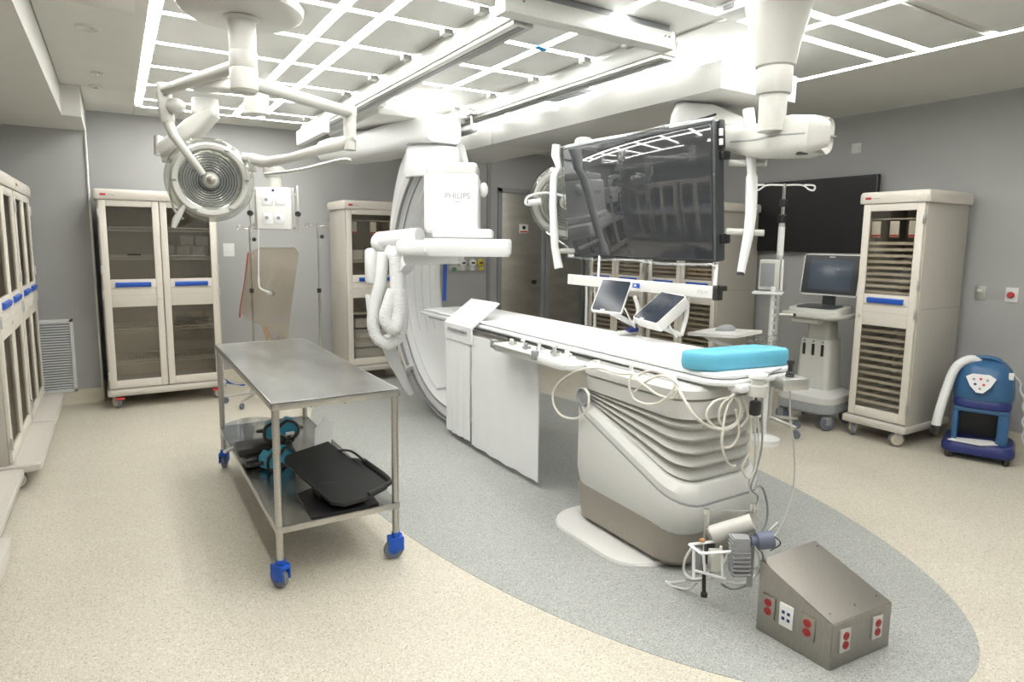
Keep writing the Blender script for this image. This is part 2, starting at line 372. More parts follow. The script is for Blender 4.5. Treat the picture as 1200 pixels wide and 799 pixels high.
# ------------------------------------------------------------------ ceiling rails of the C-arm
def rail(name, x0, x1, y0, y1, lab):
    t = thing(name, lab, 'rail', ((x0+x1)/2, y0, 2.56)); L = y1-y0; w = (x1-x0)/2
    MB().b2((-w, 0, .055), (w, L, .14), .006).obj('beam', 'railw', t)
    MB().b2((-w+.012, .01, .035), (w-.012, L-.01, .057), .003).obj('lower_track', 'alum', t)
    MB().b2((-w+.05, .03, .031), (w-.05, L-.02, .037)).obj('slot', 'mgrey', t)
    MB().b2((-w+.02, 0, .14), (-w+.05, L, .18)).b2((w-.05, 0, .14), (w-.02, L, .18)).obj('upper_channel', 'alum', t)
    for y in (3.03, 3.44, 4.04, 4.66, 5.30, 5.94, 6.57):
        if y0+.1 < y < y1:
            MB().b2((-w-.05, y-y0-.03, .145), (-w+.01, y-y0+.03, .179), .004).obj('mounting_clamp', 'alum', t)
    return t
rail('ceiling_rail', 1.69, 1.83, 2.76, 6.9, 'long white ceiling rail left of the C-arm with a grey underside')
rail('ceiling_rail', 2.68, 2.82, 2.78, 6.6, 'long white ceiling rail right of the C-arm, nearer the bulkhead')
t = thing('cross_beam', 'white box beam across the near ends of the two ceiling rails', 'beam', (1.60, 2.66, 2.545))
MB().b2((.0, 0, .062), (1.06, .09, .15), .005).obj('beam', 'railw', t)
MB().b2((-.012, -.003, .057), (.012, .093, .155), .003).obj('end_cap', 'railw', t); MB().b2((1.048, -.003, .057), (1.072, .093, .155), .003).obj('end_cap', 'railw', t)
for x in (.03, .09, 1.00, 1.03): MB().cyl((x, -.006, .12), (x, .002, .12), .006, n=8).obj('bolt', 'mgrey', t)
MB().b2((.0, .03, .15), (1.06, .07, .19)).obj('upper_channel', 'mgrey', t)
# ================================================================== cabinets on casters
def caster(parent, x, y, r=.055, m='ivory', turn=0, z0=0, fork='tray'):
    """one swivel caster: fork (part) > wheel (sub-part)"""
    f = MB(); f.X = Matrix.Translation((x, y, 0)) @ Matrix.Rotation(turn, 4, 'Z')
    f.lathe([(.03, .125), (.032, .112), (.02, .105)], n=12).b2((-.030, -.02, r*.8), (-.023, .03, .115), .003).b2((.023, -.02, r*.8), (.030, .03, .115), .003).b2((-.024, -.03, .102), (.024, .03, .115), .003)
    fo = f.obj('caster', fork, parent)
    w = MB(); w.X = Matrix.Translation((x, y, 0)) @ Matrix.Rotation(turn, 4, 'Z')
    w.lathe([(.004, -.018), (r*.55, -.017), (r*.6, -.014), (r*.93, -.014), (r, -.008), (r, .008), (r*.93, .014), (r*.6, .014), (r*.55, .017), (.004, .018)], (0, .01, r), (1, 0, 0), 24)
    wo = w.obj('wheel', 'castg', fo)
    h = MB(); h.X = Matrix.Translation((x, y, 0)) @ Matrix.Rotation(turn, 4, 'Z')
    h.cyl((-.021, .01, r), (.021, .01, r), r*.74, n=18).obj('wheel_hub', m, fo)
    return fo
def wire_shelf(parent, x0, x1, y0, y1, z, m='alum'):
    mb = MB()
    for y in (y0, y1):
        mb.cyl((x0, y, z), (x1, y, z), .0065, n=6); mb.cyl((x0, y, z-.03), (x1, y, z-.03), .005, n=6)
        n = int((x1-x0)/.035); mb.tube([(x0+(x1-x0)*k/n, y, z-(.028 if k % 2 else 0)) for k in range(n+1)], .004, 4)
    for k in range(int((x1-x0)/.028)+1): mb.cyl((x0+k*.028, y0, z+.003), (x0+k*.028, y1, z+.003), .0017, n=4)
    return mb.obj('wire_shelf', m, parent)
def slat_shelf(parent, x0, x1, y0, y1, z):
    mb = MB().b2((x0, y0, z-.012), (x1, y0+.008, z+.010)).b2((x0, y1-.008, z-.012), (x1, y1, z+.006))
    for k in range(5): mb.b2((x0+(x1-x0)*k/4-.004, y0, z-.004), (x0+(x1-x0)*k/4+.004, y1, z))
    return mb.obj('rack_shelf', 'cream', parent)
def cabinet(loc, rz, w, lab, doors=2, H=1.97, D=.62, inner='wire', tray=.05, tags=0, mark=True, group=None, casters='all', wins=1):
    t = thing('storage_cabinet', lab, 'cabinet', loc, rz, group)
    z0, z1 = .17, H-.085; h = w/2
    b = MB()
    b.b2((-h, .022, z0), (-h+.02, D, z1), .003).b2((h-.02, .022, z0), (h, D, z1), .003)
    b.b2((-h+.02, .022, z0), (h-.02, D, z0+.02)).b2((-h+.02, .022, z1-.02), (h-.02, D-.0, z1))
    if doors == 2: b.b2((-.012, .024, z0), (.012, .05, z1))
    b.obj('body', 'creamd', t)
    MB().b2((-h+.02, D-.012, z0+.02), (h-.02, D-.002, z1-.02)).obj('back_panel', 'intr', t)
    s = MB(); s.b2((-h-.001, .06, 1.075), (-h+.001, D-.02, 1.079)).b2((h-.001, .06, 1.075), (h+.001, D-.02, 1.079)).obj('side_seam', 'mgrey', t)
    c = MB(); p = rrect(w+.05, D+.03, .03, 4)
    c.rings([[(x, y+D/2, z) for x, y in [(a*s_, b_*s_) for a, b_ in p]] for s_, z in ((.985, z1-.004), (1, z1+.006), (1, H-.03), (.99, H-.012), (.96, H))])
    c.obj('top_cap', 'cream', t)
    if mark:
        MB().b2((-h+.03, -.0175, H-.058), (-h+.075, -.014, H-.040)).obj('printed_mark', 'redp', t)
        MB().b2((-h+.085, -.0175, H-.053), (-h+.14, -.014, H-.049)).obj('printed_line', 'mgrey', t)
    c = MB(); p = rrect(w+.03, D+tray, .03, 4)
    c.rings([[(x*s_, (y*s_)+(D-tray)/2, z) for x, y in p] for s_, z in ((.985, .118), (1, .125), (1, .16), (.985, .17))])
    c.obj('base_tray', 'tray', t)
    k = 0
    for x in (-h+.06, h-.06):
        for y in (-tray*.3+.03, D-.07): caster(t, x, y, .058, 'ivory', .5+k*.9); k += 1
    for sx in (-1, 1):
        if doors == 1 and sx == -1: continue
        x0, x1 = (0.004 if sx == 1 else -h+.012, h-.012 if sx == 1 else -.004) if doors == 2 else (-h+.012, h-.012)
        za, zb = z0+.01, z1-.008; fr = .055
        wn = [(za+.075, .925), (1.175, zb-.055)]
        f = MB()
        f.b2((x0, 0, za), (x0+fr, .02, zb), .004).b2((x1-fr, 0, za), (x1, .02, zb), .004)
        zz = za
        for (p, q) in wn+[(zb, zb)]: f.b2((x0+fr, 0, zz), (x1-fr, .02, p), .003); zz = q
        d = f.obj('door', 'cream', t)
        for (p, q) in wn:
            if wins == 1: MB().b2((x0+fr, .008, p), (x1-fr, .012, q)).obj('glass_pane', 'glass', d)
            else:
                xm = (x0+x1)/2
                MB().b2((xm-.03, .001, p-.005), (xm+.03, .019, q+.005), .003).obj('mullion', 'cream', d)
                MB().b2((x0+fr, .008, p), (xm-.03, .012, q)).obj('glass_pane', 'glass', d); MB().b2((xm+.03, .008, p), (x1-fr, .012, q)).obj('glass_pane', 'glass', d)
        hh = MB(); hw = (x1-x0)*.30; xc = (x0+x1)/2
        hh.rings([[(xc-hw, y, z) for y, z in ((0.001, 1.148), (-.018, 1.143), (-.022, 1.128), (-.014, 1.108), (.001, 1.103))], [(xc+hw, y, z) for y, z in ((0.001, 1.148), (-.018, 1.143), (-.022, 1.128), (-.014, 1.108), (.001, 1.103))]]).obj('handle', 'blue', d)
        MB().b2((x0+.06, -.002, 1.088), (x1-.06, .002, 1.098)).b2((x0+.04, -.001, 1.03), (x1-.04, .001, 1.033)).obj('grip_recess', 'tray', d)
        if sx == -1 or doors == 1: MB().lathe([(.012, 0), (.012, .004), (.001, .005)], (x1-.03 if doors == 2 else x0+.03, 0, .99), (0, -1, 0), 12).obj('lock', 'alum', d)
        hx = x1+.004 if (sx == 1) else x0-.004
        for z in (.30, 1.04, 1.26, 1.76): MB().box((hx, -.002, z), (.016, .014, .075), .003).obj('hinge', 'alum', d)
    if inner == 'wire':
        for z in (.42, .72, 1.38, 1.64):
            if doors == 2: wire_shelf(t, -h+.025, -.01, .06, D-.05, z); wire_shelf(t, .01, h-.025, .06, D-.05, z)
            else: wire_shelf(t, -h+.025, h-.025, .06, D-.05, z)
    elif inner == 'rack':
        for k in range(12): slat_shelf(t, -h+.025, h-.025, .05, D-.05, .24+k*.058)
        for k in range(9): slat_shelf(t, -h+.025, h-.025, .05, D-.05, 1.19+k*.048)
    elif inner == 'hang':
        for z in (.45, .75, 1.32): slat_shelf(t, -h+.025, h-.025, .05, D-.05, z)
    if tags:
        MB().cyl((-h+.02, .05, 1.76), (h-.02, .05, 1.76), .006, n=8).obj('hanging_rod', 'alum', t)
        for k in range(tags):
            x = -h+.1+k*(w-.2)/max(1, tags-1)
            g = MB().b2((x-.035, .042, 1.62), (x+.035, .050, 1.745), .003).obj('hanging_tag', 'paper', t)
            MB().b2((x-.035, .040, 1.625), (x+.035, .043, 1.64)).obj('tag_stripe', 'redp', g)
    return t
CABL = cabinet((.36, 6.72, 0), 0, .96, 'wide two-door cream cabinet with wire shelves against the back wall behind the steel table', D=.60)
for x in (-.40, .40): MB().box((x, -.035, .098), (.07, .05, .014), .004, rot=Matrix.Rotation(.2, 3, 'X')).obj('brake_tab', 'redp', CABL)
cabinet((2.42, 6.78, 0), 0, .64, 'cream cabinet on casters standing behind the C-arm against the back wall', doors=1, inner='hang', tags=3, D=.60)
cabinet((5.10, 2.70, 0), -PI/2, .48, 'narrow single-door cream cabinet on casters between the ultrasound cart and the blue warmer unit', doors=1, inner='rack', tags=3, D=.66)
cabinet((5.18, 4.93, 0), -PI/2, 1.0, 'wide cream cabinet along the right wall nearest the wall television, orange boxes inside', inner='rack', D=.62, wins=1)
cabinet((5.18, 5.995, 0), -PI/2, 1.0, 'wide cream cabinet along the right wall farther from the television, partly behind the big monitor', inner='rack', D=.62)
cabinet((-.60, 6.36, 0), PI/2, .99, 'cream cabinet in the left row, farthest from the camera beside the air grille', tray=.14, D=.60)
cabinet((-.60, 5.275, 0), PI/2, 1.04, 'cream cabinet in the left row, second from the back wall, caster showing at its front', tray=.14, D=.60)
cabinet((-.68, 4.16, 0), PI/2, 1.0, 'cream cabinet in the left row at the left photo edge, third from the back wall', tray=.14, D=.58)
cabinet((-.62, 3.12, 0), PI/2, .96, 'cream cabinet in the left row closest to the camera, only its tray corner in view', tray=.14, D=.60)
# things inside the cabinets
def bin_(x, y, z, w, d, h, m, lab, grp, name='storage_bin', cat='bin'):
    p = rrect(w, d, .012, 3); q = rrect(w-.008, d-.008, .01, 3)
    mb = MB().rings([[(a*.9, b*.9, 0) for a, b in p], [(a, b, h) for a, b in p], [(a, b, h) for a, b in q], [(a*.9, b*.9, .005) for a, b in q]])
    o = mb.obj(name, m, None, (x, y, z)); tag(o, lab, cat, grp); return o
for x, z, l in [(.42, 1.384, 'left of three'), (.55, 1.384, 'middle of three'), (.68, 1.384, 'right of three')]:
    bin_(x, 6.86, z, .12, .16, .09, 'clear', 'clear plastic bin standing on a wire shelf in the double cabinet, %s' % l, 'clear bins in the double cabinet')
for x, l in [(.585, 'left'), (.715, 'right')]:
    bin_(x, 6.86, 1.480, .12, .16, .09, 'clear', 'clear plastic bin on top of others in the double cabinet, %s one' % l, 'clear bins in the double cabinet')
o = MB().b2((.09, 6.82, 1.387), (.2, 6.9, 1.40), .004).obj('instrument_case', 'black'); tag(o, 'thin dark case lying on the wire shelf behind the left door', 'case')
for k, (z, h) in enumerate([(.20, .16), (.366, .08), (.456, .12), (.582, .12)]):
    lab = ['bottom', 'second from the bottom', 'third from the bottom', 'top'][k]
    if k >= 2: z += .0
    o = MB().b2((2.2, 6.85, z), (2.62, 7.28, z+h-.012), .015).b2((2.19, 6.84, z+h-.024), (2.63, 7.29, z+h-.012), .005).obj('storage_tub', 'white2'); tag(o, 'white tub in the cabinet behind the C-arm, %s of the stack' % lab, 'tub', 'white tubs behind the C-arm')
for k, x in enumerate((2.25, 2.40)):
    o = MB().box((x, 6.93, 1.325+.062), (.13, .14, .11), .006).obj('supply_box', 'white2'); tag(o, 'white carton on the upper shelf of the cabinet behind the C-arm, %s one' % ['left', 'right'][k], 'box', 'white cartons behind the C-arm')
for k, y in enumerate((4.56, 4.72, 4.88)):
    o = MB().box((5.40, y, 1.250), (.2, .13, .09), .003).obj('cardboard_box', 'orange'); tag(o, 'orange cardboard box on a rack of the cabinet nearest the television, %s' % ['right one', 'middle one', 'left one'][k], 'box', 'orange boxes in the right wall cabinet')
# ================================================================== stainless table
t = thing('steel_table', 'stainless steel work table on blue casters with a lower shelf', 'table', (.82, 3.70, 0), 0)
tw, tl = .29, .90
MB().b2((-tw, -tl, .848), (tw, tl, .852)).obj('table_top', 'steeltop', t)
m = MB(); m.b2((-tw, -tl, .818), (tw, -tl+.004, .8525), .001).b2((-tw, tl-.004, .818), (tw, tl, .8525), .001).b2((-tw, -tl, .818), (-tw+.004, tl, .8525), .001).b2((tw-.004, -tl, .818), (tw, tl, .8525), .001)
m.obj('top_rim', 'steel', t)
MB().b2((-tw+.006, -tl+.01, .285), (tw-.006, tl-.01, .289)).obj('lower_shelf', 'steeltop', t)
m = MB(); m.b2((-tw+.01, -tl, .262), (tw-.01, -tl+.006, .291), .001).b2((-tw+.01, tl-.006, .262), (tw-.01, tl, .291), .001).b2((-tw, -tl+.01, .262), (-tw+.006, tl-.01, .291), .001).b2((tw-.006, -tl+.01, .262), (tw, tl-.01, .291), .001)
m.obj('shelf_rim', 'steel', t)
for k, (sx, sy) in enumerate(((-1, -1), (1, -1), (-1, 1), (1, 1))):
    x, y = sx*(tw-.018), sy*(tl-.022)
    l = MB().cyl((x, y, .13), (x, y, .846), .0165, n=16).cyl((x, y, .835), (x, y, .846), .024, n=16).obj('leg', 'steel', t)
    f = MB(); f.X = Matrix.Translation((x, y, 0)) @ Matrix.Rotation([.5, 1.4, -.4, .9][k], 4, 'Z')
    f.lathe([(.022, .135), (.022, .115), (.018, .108)], n=14).b2((-.026, -.035, .045), (-.019, .04, .115), .008).b2((.019, -.035, .045), (.026, .04, .115), .008).b2((-.026, -.035, .09), (.026, .04, .112), .008)
    fo = f.obj('caster', 'cast', t)
    w = MB(); w.X = Matrix.Translation((x, y, 0)) @ Matrix.Rotation([.5, 1.4, -.4, .9][k], 4, 'Z')
    w.lathe([(.004, -.015), (.034, -.015), (.047, -.011), (.05, 0), (.047, .011), (.034, .015), (.004, .015)], (0, .012, .05), (1, 0, 0), 24).obj('wheel', 'castg', fo)
    w = MB(); w.X = Matrix.Translation((x, y, 0)) @ Matrix.Rotation([.5, 1.4, -.4, .9][k], 4, 'Z')
    w.cyl((-.018, .012, .05), (.018, .012, .05), .022, n=16).obj('wheel_hub', 'cast', fo)
# things on the lower shelf
zs = .291
t = thing('arm_board', 'large black foam arm board lying askew on the lower shelf of the steel table', 'board', (.85, 3.05, zs))
c4 = [Vector(p) for p in ((.72, 3.47, .425), (.96, 3.26, .41), (1.04, 2.99, .375), (.86, 2.80, .330))]
bc_ = (c4[0]+c4[1]+c4[2]+c4[3])/4; bX = (c4[3]-c4[0]).normalized(); bN = bX.cross((c4[2]-c4[0]).normalized()).normalized(); bN = bN if bN.z > 0 else -bN; bY = bN.cross(bX)
BXM = Matrix((bX, bY, bN)).transposed().to_4x4(); BXM.translation = bc_-Vector(t.location)
def bm_(): g = MB(); g.X = BXM; return g
bm_().rings([[(a, b, z) for a, b in [(-.30, -.13), (-.26, -.16), (.25, -.16), (.30, -.12), (.32, -.02), (.30, .11), (.26, .15), (-.02, .15), (-.06, .11), (-.30, .11)]] for z in (-.012, .006)]).obj('board', 'foam', t)
bm_().tube([(.02, .145, .012), (.26, .145, .012), (.30, .10, .012), (.315, 0, .012)], .013, 8, 4).obj('raised_edge', 'foam', t)
bm_().tube([(-.16, .10, .01), (-.08, .13, .03), (.06, .13, .03)], .006, 8, 4).obj('strap', 'black', t)
MB().box((-.02, .02, .04), (.12, .16, .078), .02).box((.06, -.14, .015), (.10, .06, .028), .008).obj('foot_block', 'black', t)
o = MB().prism([(-.17, -.33), (.15, -.33), (.17, -.05), (-.02, .05), (-.16, -.02)], 0, .006, lambda a, b, h: (.86+a, 3.16+b, zs+h)).obj('black_panel', 'matte'); tag(o, 'flat glossy black panel under the arm board on the lower shelf', 'panel')
t = thing('goggles_stack', 'pile of blue and black protective goggles on the lower shelf', 'goggles', (.70, 3.72, zs))
def goggle(z, rz, x=0, y=0):
    X = Matrix.Translation((x, y, z)) @ Matrix.Rotation(rz, 4, 'Z')
    m = MB(); m.X = X
    pr = [(-.09, -.01), (-.085, .035), (-.05, .055), (-.02, .03), (0, .042), (.03, .065), (.075, .05), (.095, .01), (.08, -.03), (.03, -.045), (0, -.02), (-.04, -.045), (-.08, -.035)]
    g = m.prism(pr, -.03, .03, lambda a, b, h: (a, h+.02*math.cos(a*12), b)).obj('goggle_shell', 'gog', t)
    m = MB(); m.X = X; m.tube([(a, -.035, b-.008) for a, b in pr], .009, 8, 2, closed=True).obj('goggle_seal', 'black', g)
    m = MB(); m.X = X; m.tube([(-.09, 0, 0), (-.12, .08, -.02), (0, .14, -.03), (.12, .08, -.02), (.09, 0, 0)], .010, 8, 5).obj('goggle_strap', 'black', g)
goggle(.175, -.15, .05, .0); goggle(.05, .5, .0, -.12)
m = MB().box((-.04, .05, .075), (.30, .18, .06), .025).box((-.02, -.0, .03), (.28, .18, .055), .02).obj('goggle_cases', 'black', t)
m = MB().tube([(.05, -.06, .10), (.11, -.02, .15), (.14, .05, .1), (.1, .08, .05)], .006, 8, 5).tube([(.10, -.08, .12), (.13, .0, .17), (.12, .06, .22)], .005, 8, 5).obj('head_frame', 'black', t)
m = MB().box((.09, -.05, .16), (.05, .01, .02), .004).obj('clip', 'paper', t)
t = thing('face_shield', 'curved clear plastic face shield at the far end of the lower shelf', 'face shield', (.70, 3.98, zs))
n = 14; m = MB()
arc = [(-.22+.30*k/n, .10*math.sin(PI*k/n)) for k in range(n+1)]
m.rings([[(x, y+.03*(z/.25), z) for x, y in arc]+[(x, y-.002+.03*(z/.25), z) for x, y in arc[::-1]] for z in (.0, .06, .12, .17)]).obj('visor', 'clear', t)
m = MB().tube([(x, y, .012) for x, y in arc], .011, 8).obj('brow_band', 'white', t)
o = MB().prism([(-.06, 0), (.05, -.01), (.09, .16), (.02, .2), (-.05, .14)], 0, .004, lambda a, b, h: (.98+a*.9, 3.70+h+a*.3, zs+.02+b)).obj('white_card', 'white2'); tag(o, 'white plastic card leaning behind the goggles', 'card')
# ================================================================== C-arm X-ray machine
def wmb(root):
    m = MB(); m.X = Matrix.Translation(-Vector(root.location)); return m
def arc(mb, cy, cz, r0, r1, a0, a1, x0, x1, rad=.03, n=40):
    sec = rrect(x1-x0, r1-r0, min(rad, (r1-r0)*.49), 4); R = []
    for k in range(n+1):
        a = math.radians(a0+(a1-a0)*k/n); c, s = math.cos(a), math.sin(a)
        R.append([((x0+x1)/2+u, cy+((r0+r1)/2+v)*c, cz+((r0+r1)/2+v)*s) for u, v in sec])
    mb.rings(R); return mb
ca = thing('c_arm_machine', 'big white C-shaped X-ray arm hanging from the ceiling rails over the table end', 'x-ray machine', (2.5, 4.7, 0))
CY_, CZ_ = 4.72, 1.20
arc(wmb(ca), CY_, CZ_, 1.03, 1.14, -108, 66, 2.30, 2.72, .03, 60).obj('c_arc', 'white2', ca)
arc(wmb(ca), CY_, CZ_, 1.005, 1.031, -70, 64, 2.36, 2.66, .01, 50).obj('inner_panel', 'white2', ca)
m = wmb(ca); arc(m, CY_, CZ_, 1.141, 1.155, -100, 64, 2.29, 2.305, .004, 50); arc(m, CY_, CZ_, 1.028, 1.036, -100, 64, 2.288, 2.302, .003, 50); m.obj('edge_groove', 'mgrey', ca)
def arcv(mb, r0, r1f, a0, a1, x0f, x1f, n, rad=.05):
    R = []
    for k in range(n+1):
        ad = a0+(a1-a0)*k/n; a = math.radians(ad); c, s_ = math.cos(a), math.sin(a); r1 = r1f(ad); x0, x1 = x0f(ad), x1f(ad)
        R.append([((x0+x1)/2+u, CY_+((r0+r1)/2+v)*c, CZ_+((r0+r1)/2+v)*s_) for u, v in rrect(x1-x0, r1-r0, min(rad, (r1-r0)*.45), 4)])
    mb.rings(R); return mb
thick = lambda a: 1.175+(.0 if a < -10 else .20*min(1, (a+10)/60)**1.3)
arcv(wmb(ca), 1.085, thick, -48, 64, lambda a: 2.24, lambda a: 2.76, 60).obj('outer_sleeve', 'white2', ca)
m = wmb(ca); arc(m, CY_, CZ_, 1.07, 1.085, -47, 63, 2.232, 2.26, .004, 50); m.obj('sleeve_gap', 'mgrey', ca)
m = wmb(ca); arc(m, CY_, CZ_, 1.09, 1.17, 14, 60, 2.236, 2.25, .004, 30); m.obj('side_shade', 'lgrey', ca)  # grey strip paints in the shading on the sleeve's side face
arc(wmb(ca), CY_, CZ_, 1.035, 1.135, -112, -108, 2.32, 2.70, .02, 3).obj('arc_end_cap', 'lgrey', ca)
for x in (2.43, 2.51, 2.59): arc(wmb(ca), CY_, CZ_, 1.000, 1.006, -30, 45, x-.002, x+.002, .0005, 30).obj('panel_line', 'lgrey', ca)
# ceiling bracket: a rounded beam from the pivot to the top of the arc
def slab(mb, stations, n=5):
    """stations: (y, xc, w, z0, z1, r)"""
    mb.rings([[(xc+a, y, (z0+z1)/2+b) for a, b in rrect(w, z1-z0, min(r, (z1-z0)*.49), n)] for y, xc, w, z0, z1, r in stations]); return mb
def body(root, st, name, mt, k_=.45):
    """rounded beam through stations (x, y, z, half width, half height)"""
    m = wmb(root); R = []; P = [Vector(p[:3]) for p in st]
    for i, p in enumerate(st):
        t_ = (P[min(i+1, len(P)-1)]-P[max(i-1, 0)]).normalized(); s_ = t_.cross(Vector((0, 0, 1))).normalized(); u_ = s_.cross(t_)
        R.append([P[i]+s_*a+u_*b for a, b in rrect(2*p[3], 2*p[4], min(p[3], p[4])*k_, 5)])
    m.rings(R); return m.obj(name, mt, root)
body(ca, [(1.80, 6.45, 2.40, .10, .05), (1.84, 6.38, 2.395, .17, .09), (1.93, 6.22, 2.395, .22, .105), (2.12, 5.85, 2.41, .22, .11), (2.28, 5.5, 2.46, .22, .12), (2.37, 5.25, 2.485, .22, .12), (2.41, 5.08, 2.485, .21, .12), (2.42, 5.03, 2.485, .18, .11)], 'ceiling_bracket', 'white2', .6)
m = wmb(ca); m.lathe([(.225, 2.37), (.225, 2.362)], (2.40, 5.26, 0), n=40); m.obj('joint_gap', 'mgrey', ca)
m = wmb(ca); m.lathe([(.22, 2.362), (.235, 2.34), (.25, 2.25), (.26, 2.15), (.24, 2.10)], (2.43, 5.28, 0), n=40); m.obj('turning_joint', 'white2', ca)
m = wmb(ca); m.lathe([(.20, 2.45), (.20, 2.54), (.17, 2.56)], (2.1, 6.05, 0), n=32); m.obj('pivot', 'white', ca)
m = wmb(ca); m.b2((1.86, 5.1, 2.56), (2.66, 6.5, 2.62), .02).b2((1.84, 5.0, 2.60), (1.9, 6.6, 2.68), .01).b2((2.62, 5.0, 2.60), (2.67, 6.6, 2.68), .01); m.obj('carriage', 'white', ca)
m = wmb(ca); m.cyl((2.62, 4.92, 2.5), (2.62, 4.92, 2.64), .012).b2((2.58, 4.88, 2.60), (2.66, 4.96, 2.63), .004); m.obj('brake_pin', 'chrome', ca)
m = wmb(ca); m.b2((1.50, 5.4, 2.42), (1.56, 6.3, 2.55), .01); m.obj('carriage_cover', 'white', ca)
# detector, turned a little towards the camera
dp = at(529, 300, 5.0); DX = Matrix.Translation(-Vector(ca.location)) @ Matrix.Translation(dp) @ Matrix.Rotation(-YAW, 4, 'Z')
def dmb(): m = MB(); m.X = DX; return m
k_ = 5.0/FPX
dcol = dmb().box((0, .16, .19+.215), (.42, .40, .45), .03, 3).obj('detector_column', 'white2', ca)
dmb().box((-.0, .18, .67), (.40, .36, .10), .03, 4).obj('detector_neck', 'lgrey', ca)
dmb().box((.09, .14, .175), (.46, .44, .07), .02, 3).obj('detector_collar', 'white2', ca)
sec = []
pl = dmb(); R = []
for s_, z in ((.94, 0), (1, .03), (1, .115), (.97, .135)):
    R.append([(a*s_+.13, b*s_+.18, z) for a, b in rrect(.68, .60, .05, 4)])
pl.rings(R); pl.obj('detector_plate', 'white2', ca)
dmb().sphere((.245, .12, .52), .045, (.8, 1, 1.3)).obj('column_knob', 'white', ca)
dmb().box((-.30, .22, .06), (.30, .34, .12), .04, 3).obj('detector_arm', 'white2', ca)
tx = text('lettering', 'PHILIPS', .062, 'mgrey', ca, DX @ face_front(.05, -.0415, .46))
dmb().box((.05, -.041, .415), (.035, .001, .005)).obj('underline_mark', 'mgrey', ca)
# X-ray tube housing below the table
m = wmb(ca); m.cyl((2.25, 4.45, .28), (2.75, 4.45, .28), .15, n=28).box((2.5, 4.45, .44), (.3, .28, .12), .03).box((2.5, 4.62, .2), (.34, .3, .22), .04); m.obj('tube_housing', 'white2', ca)
# hoses and junction boxes at its left side
m = MB(); m.X = Matrix.Translation(-Vector(ca.location))
m.box(at(437, 312, 5.6), (.13, .12, .32), .04, 3).cyl(at(432, 345, 5.6), at(436, 385, 5.6), .03); m.obj('junction_box', 'white2', ca)
m = wmb(ca); m.cyl(at(444, 282, 5.55), at(492, 277, 5.35), .075, n=24).cyl(at(458, 292, 5.5), at(478, 315, 5.4), .07, n=24).sphere(at(446, 284, 5.55), .085); m.obj('joint', 'white2', ca)
m = wmb(ca); m.cyl(at(478, 300, 5.3), at(540, 300, 5.1), .075, .06, 24); m.obj('detector_link', 'white2', ca)
def hose(pts, r, d, name='corrugated_hose', mt='white2', root=ca):
    P = spline([at(x, y, dd) for x, y, dd in [(p if len(p) == 3 else (*p, d)) for p in pts]], 16)
    rr = [r*(1+.035*(1 if i % 2 else -1)) for i in range(len(P))]
    m = wmb(root); m.tube(P, rr, 14); return m.obj(name, mt, root)
hose([(449, 296), (446, 330), (440, 355), (437, 378), (442, 395), (454, 402), (466, 396), (471, 380), (471, 360)], .052, 5.5)
hose([(463, 298), (466, 320), (467, 345), (468, 365), (462, 385), (452, 374), (456, 356), (462, 340)], .058, 5.4)
m = wmb(ca); m.tube([at(453, 396, 5.72), at(460, 418, 5.82), at(472, 443, 5.90), at(482, 462, 5.94)], [.07, .03], 14, 6); m.obj('lower_strut', 'white2', ca)
o = wmb(ca); o.box(at(521, 331, 5.35), (.012, .06, .31), .003, rot=Matrix.Rotation(.06, 3, 'X')); o.obj('blue_label_strip', 'blue', ca)
# ================================================================== patient table
pt = thing('patient_table', 'long white X-ray patient table on a grey bellows pedestal', 'patient table', (2.40, 2.35, 0))
def loft(root, st, name, mt, n=6, ang=38):
    """st: (xc, yc, w, d, r, zfun)"""
    m = wmb(root); m.rings([[(xc+a, yc+b, zf(xc+a, yc+b)) for a, b in rrect(w, d, r, n)] for xc, yc, w, d, r, zf in st]); return m.obj(name, mt, root, ang=ang)
K = lambda z, s=0, y0=2.36: (lambda x, y: z+s*(y-y0))
PX, PY, PW, PD = 2.42, 2.36, .64, .86
m = wmb(pt); m.rings([[(2.20+a, 2.47+b, z) for a, b in rrect(.46*s_, .74*s_, .20, 8)] for s_, z in ((1, 0), (1, .012), (.985, .02))]); m.obj('floor_plate', 'white', pt)
loft(pt, [(PX, PY+.02, PW-.12, PD-.16, .12, K(.012)), (PX, PY+.02, PW-.12, PD-.16, .12, K(.045)), (PX, PY+.02, PW-.05, PD-.09, .13, K(.05)), (PX, PY+.02, PW-.02, PD-.05, .14, K(.19)), (PX, PY+.02, PW-.02, PD-.05, .14, K(.24))], 'base_skirt', 'taupe')
loft(pt, [(PX, PY, PW-.045, PD-.07, .14, K(.20, .0)), (PX, PY, PW-.02, PD-.03, .15, K(.235, .02)), (PX, PY, PW, PD, .15, K(.30, .06)), (PX, PY, PW, PD, .15, K(.50, .38)), (PX, PY, PW-.012, PD-.012, .15, K(.515, .39))], 'lower_housing', 'lgrey')
loft(pt, [(PX, PY, PW-.02, PD-.02, .15, K(.514, .39)), (PX, PY, PW-.015, PD-.015, .15, K(.55, .39)), (PX, PY, PW-.06, PD-.06, .14, K(.585, .38)), (PX, PY, PW-.10, PD-.10, .13, K(.587, .38))], 'housing_rim', 'white')
m = wmb(pt); m.rings([[(PX+a, PY+b, .5125+o_+.39*(b)) for a, b in rrect(PW-.006, PD-.006, .15, 6)] for o_ in (-.003, .003)]); m.obj('seam', 'mgrey', pt)
m = wmb(pt); R = []; NB = 5
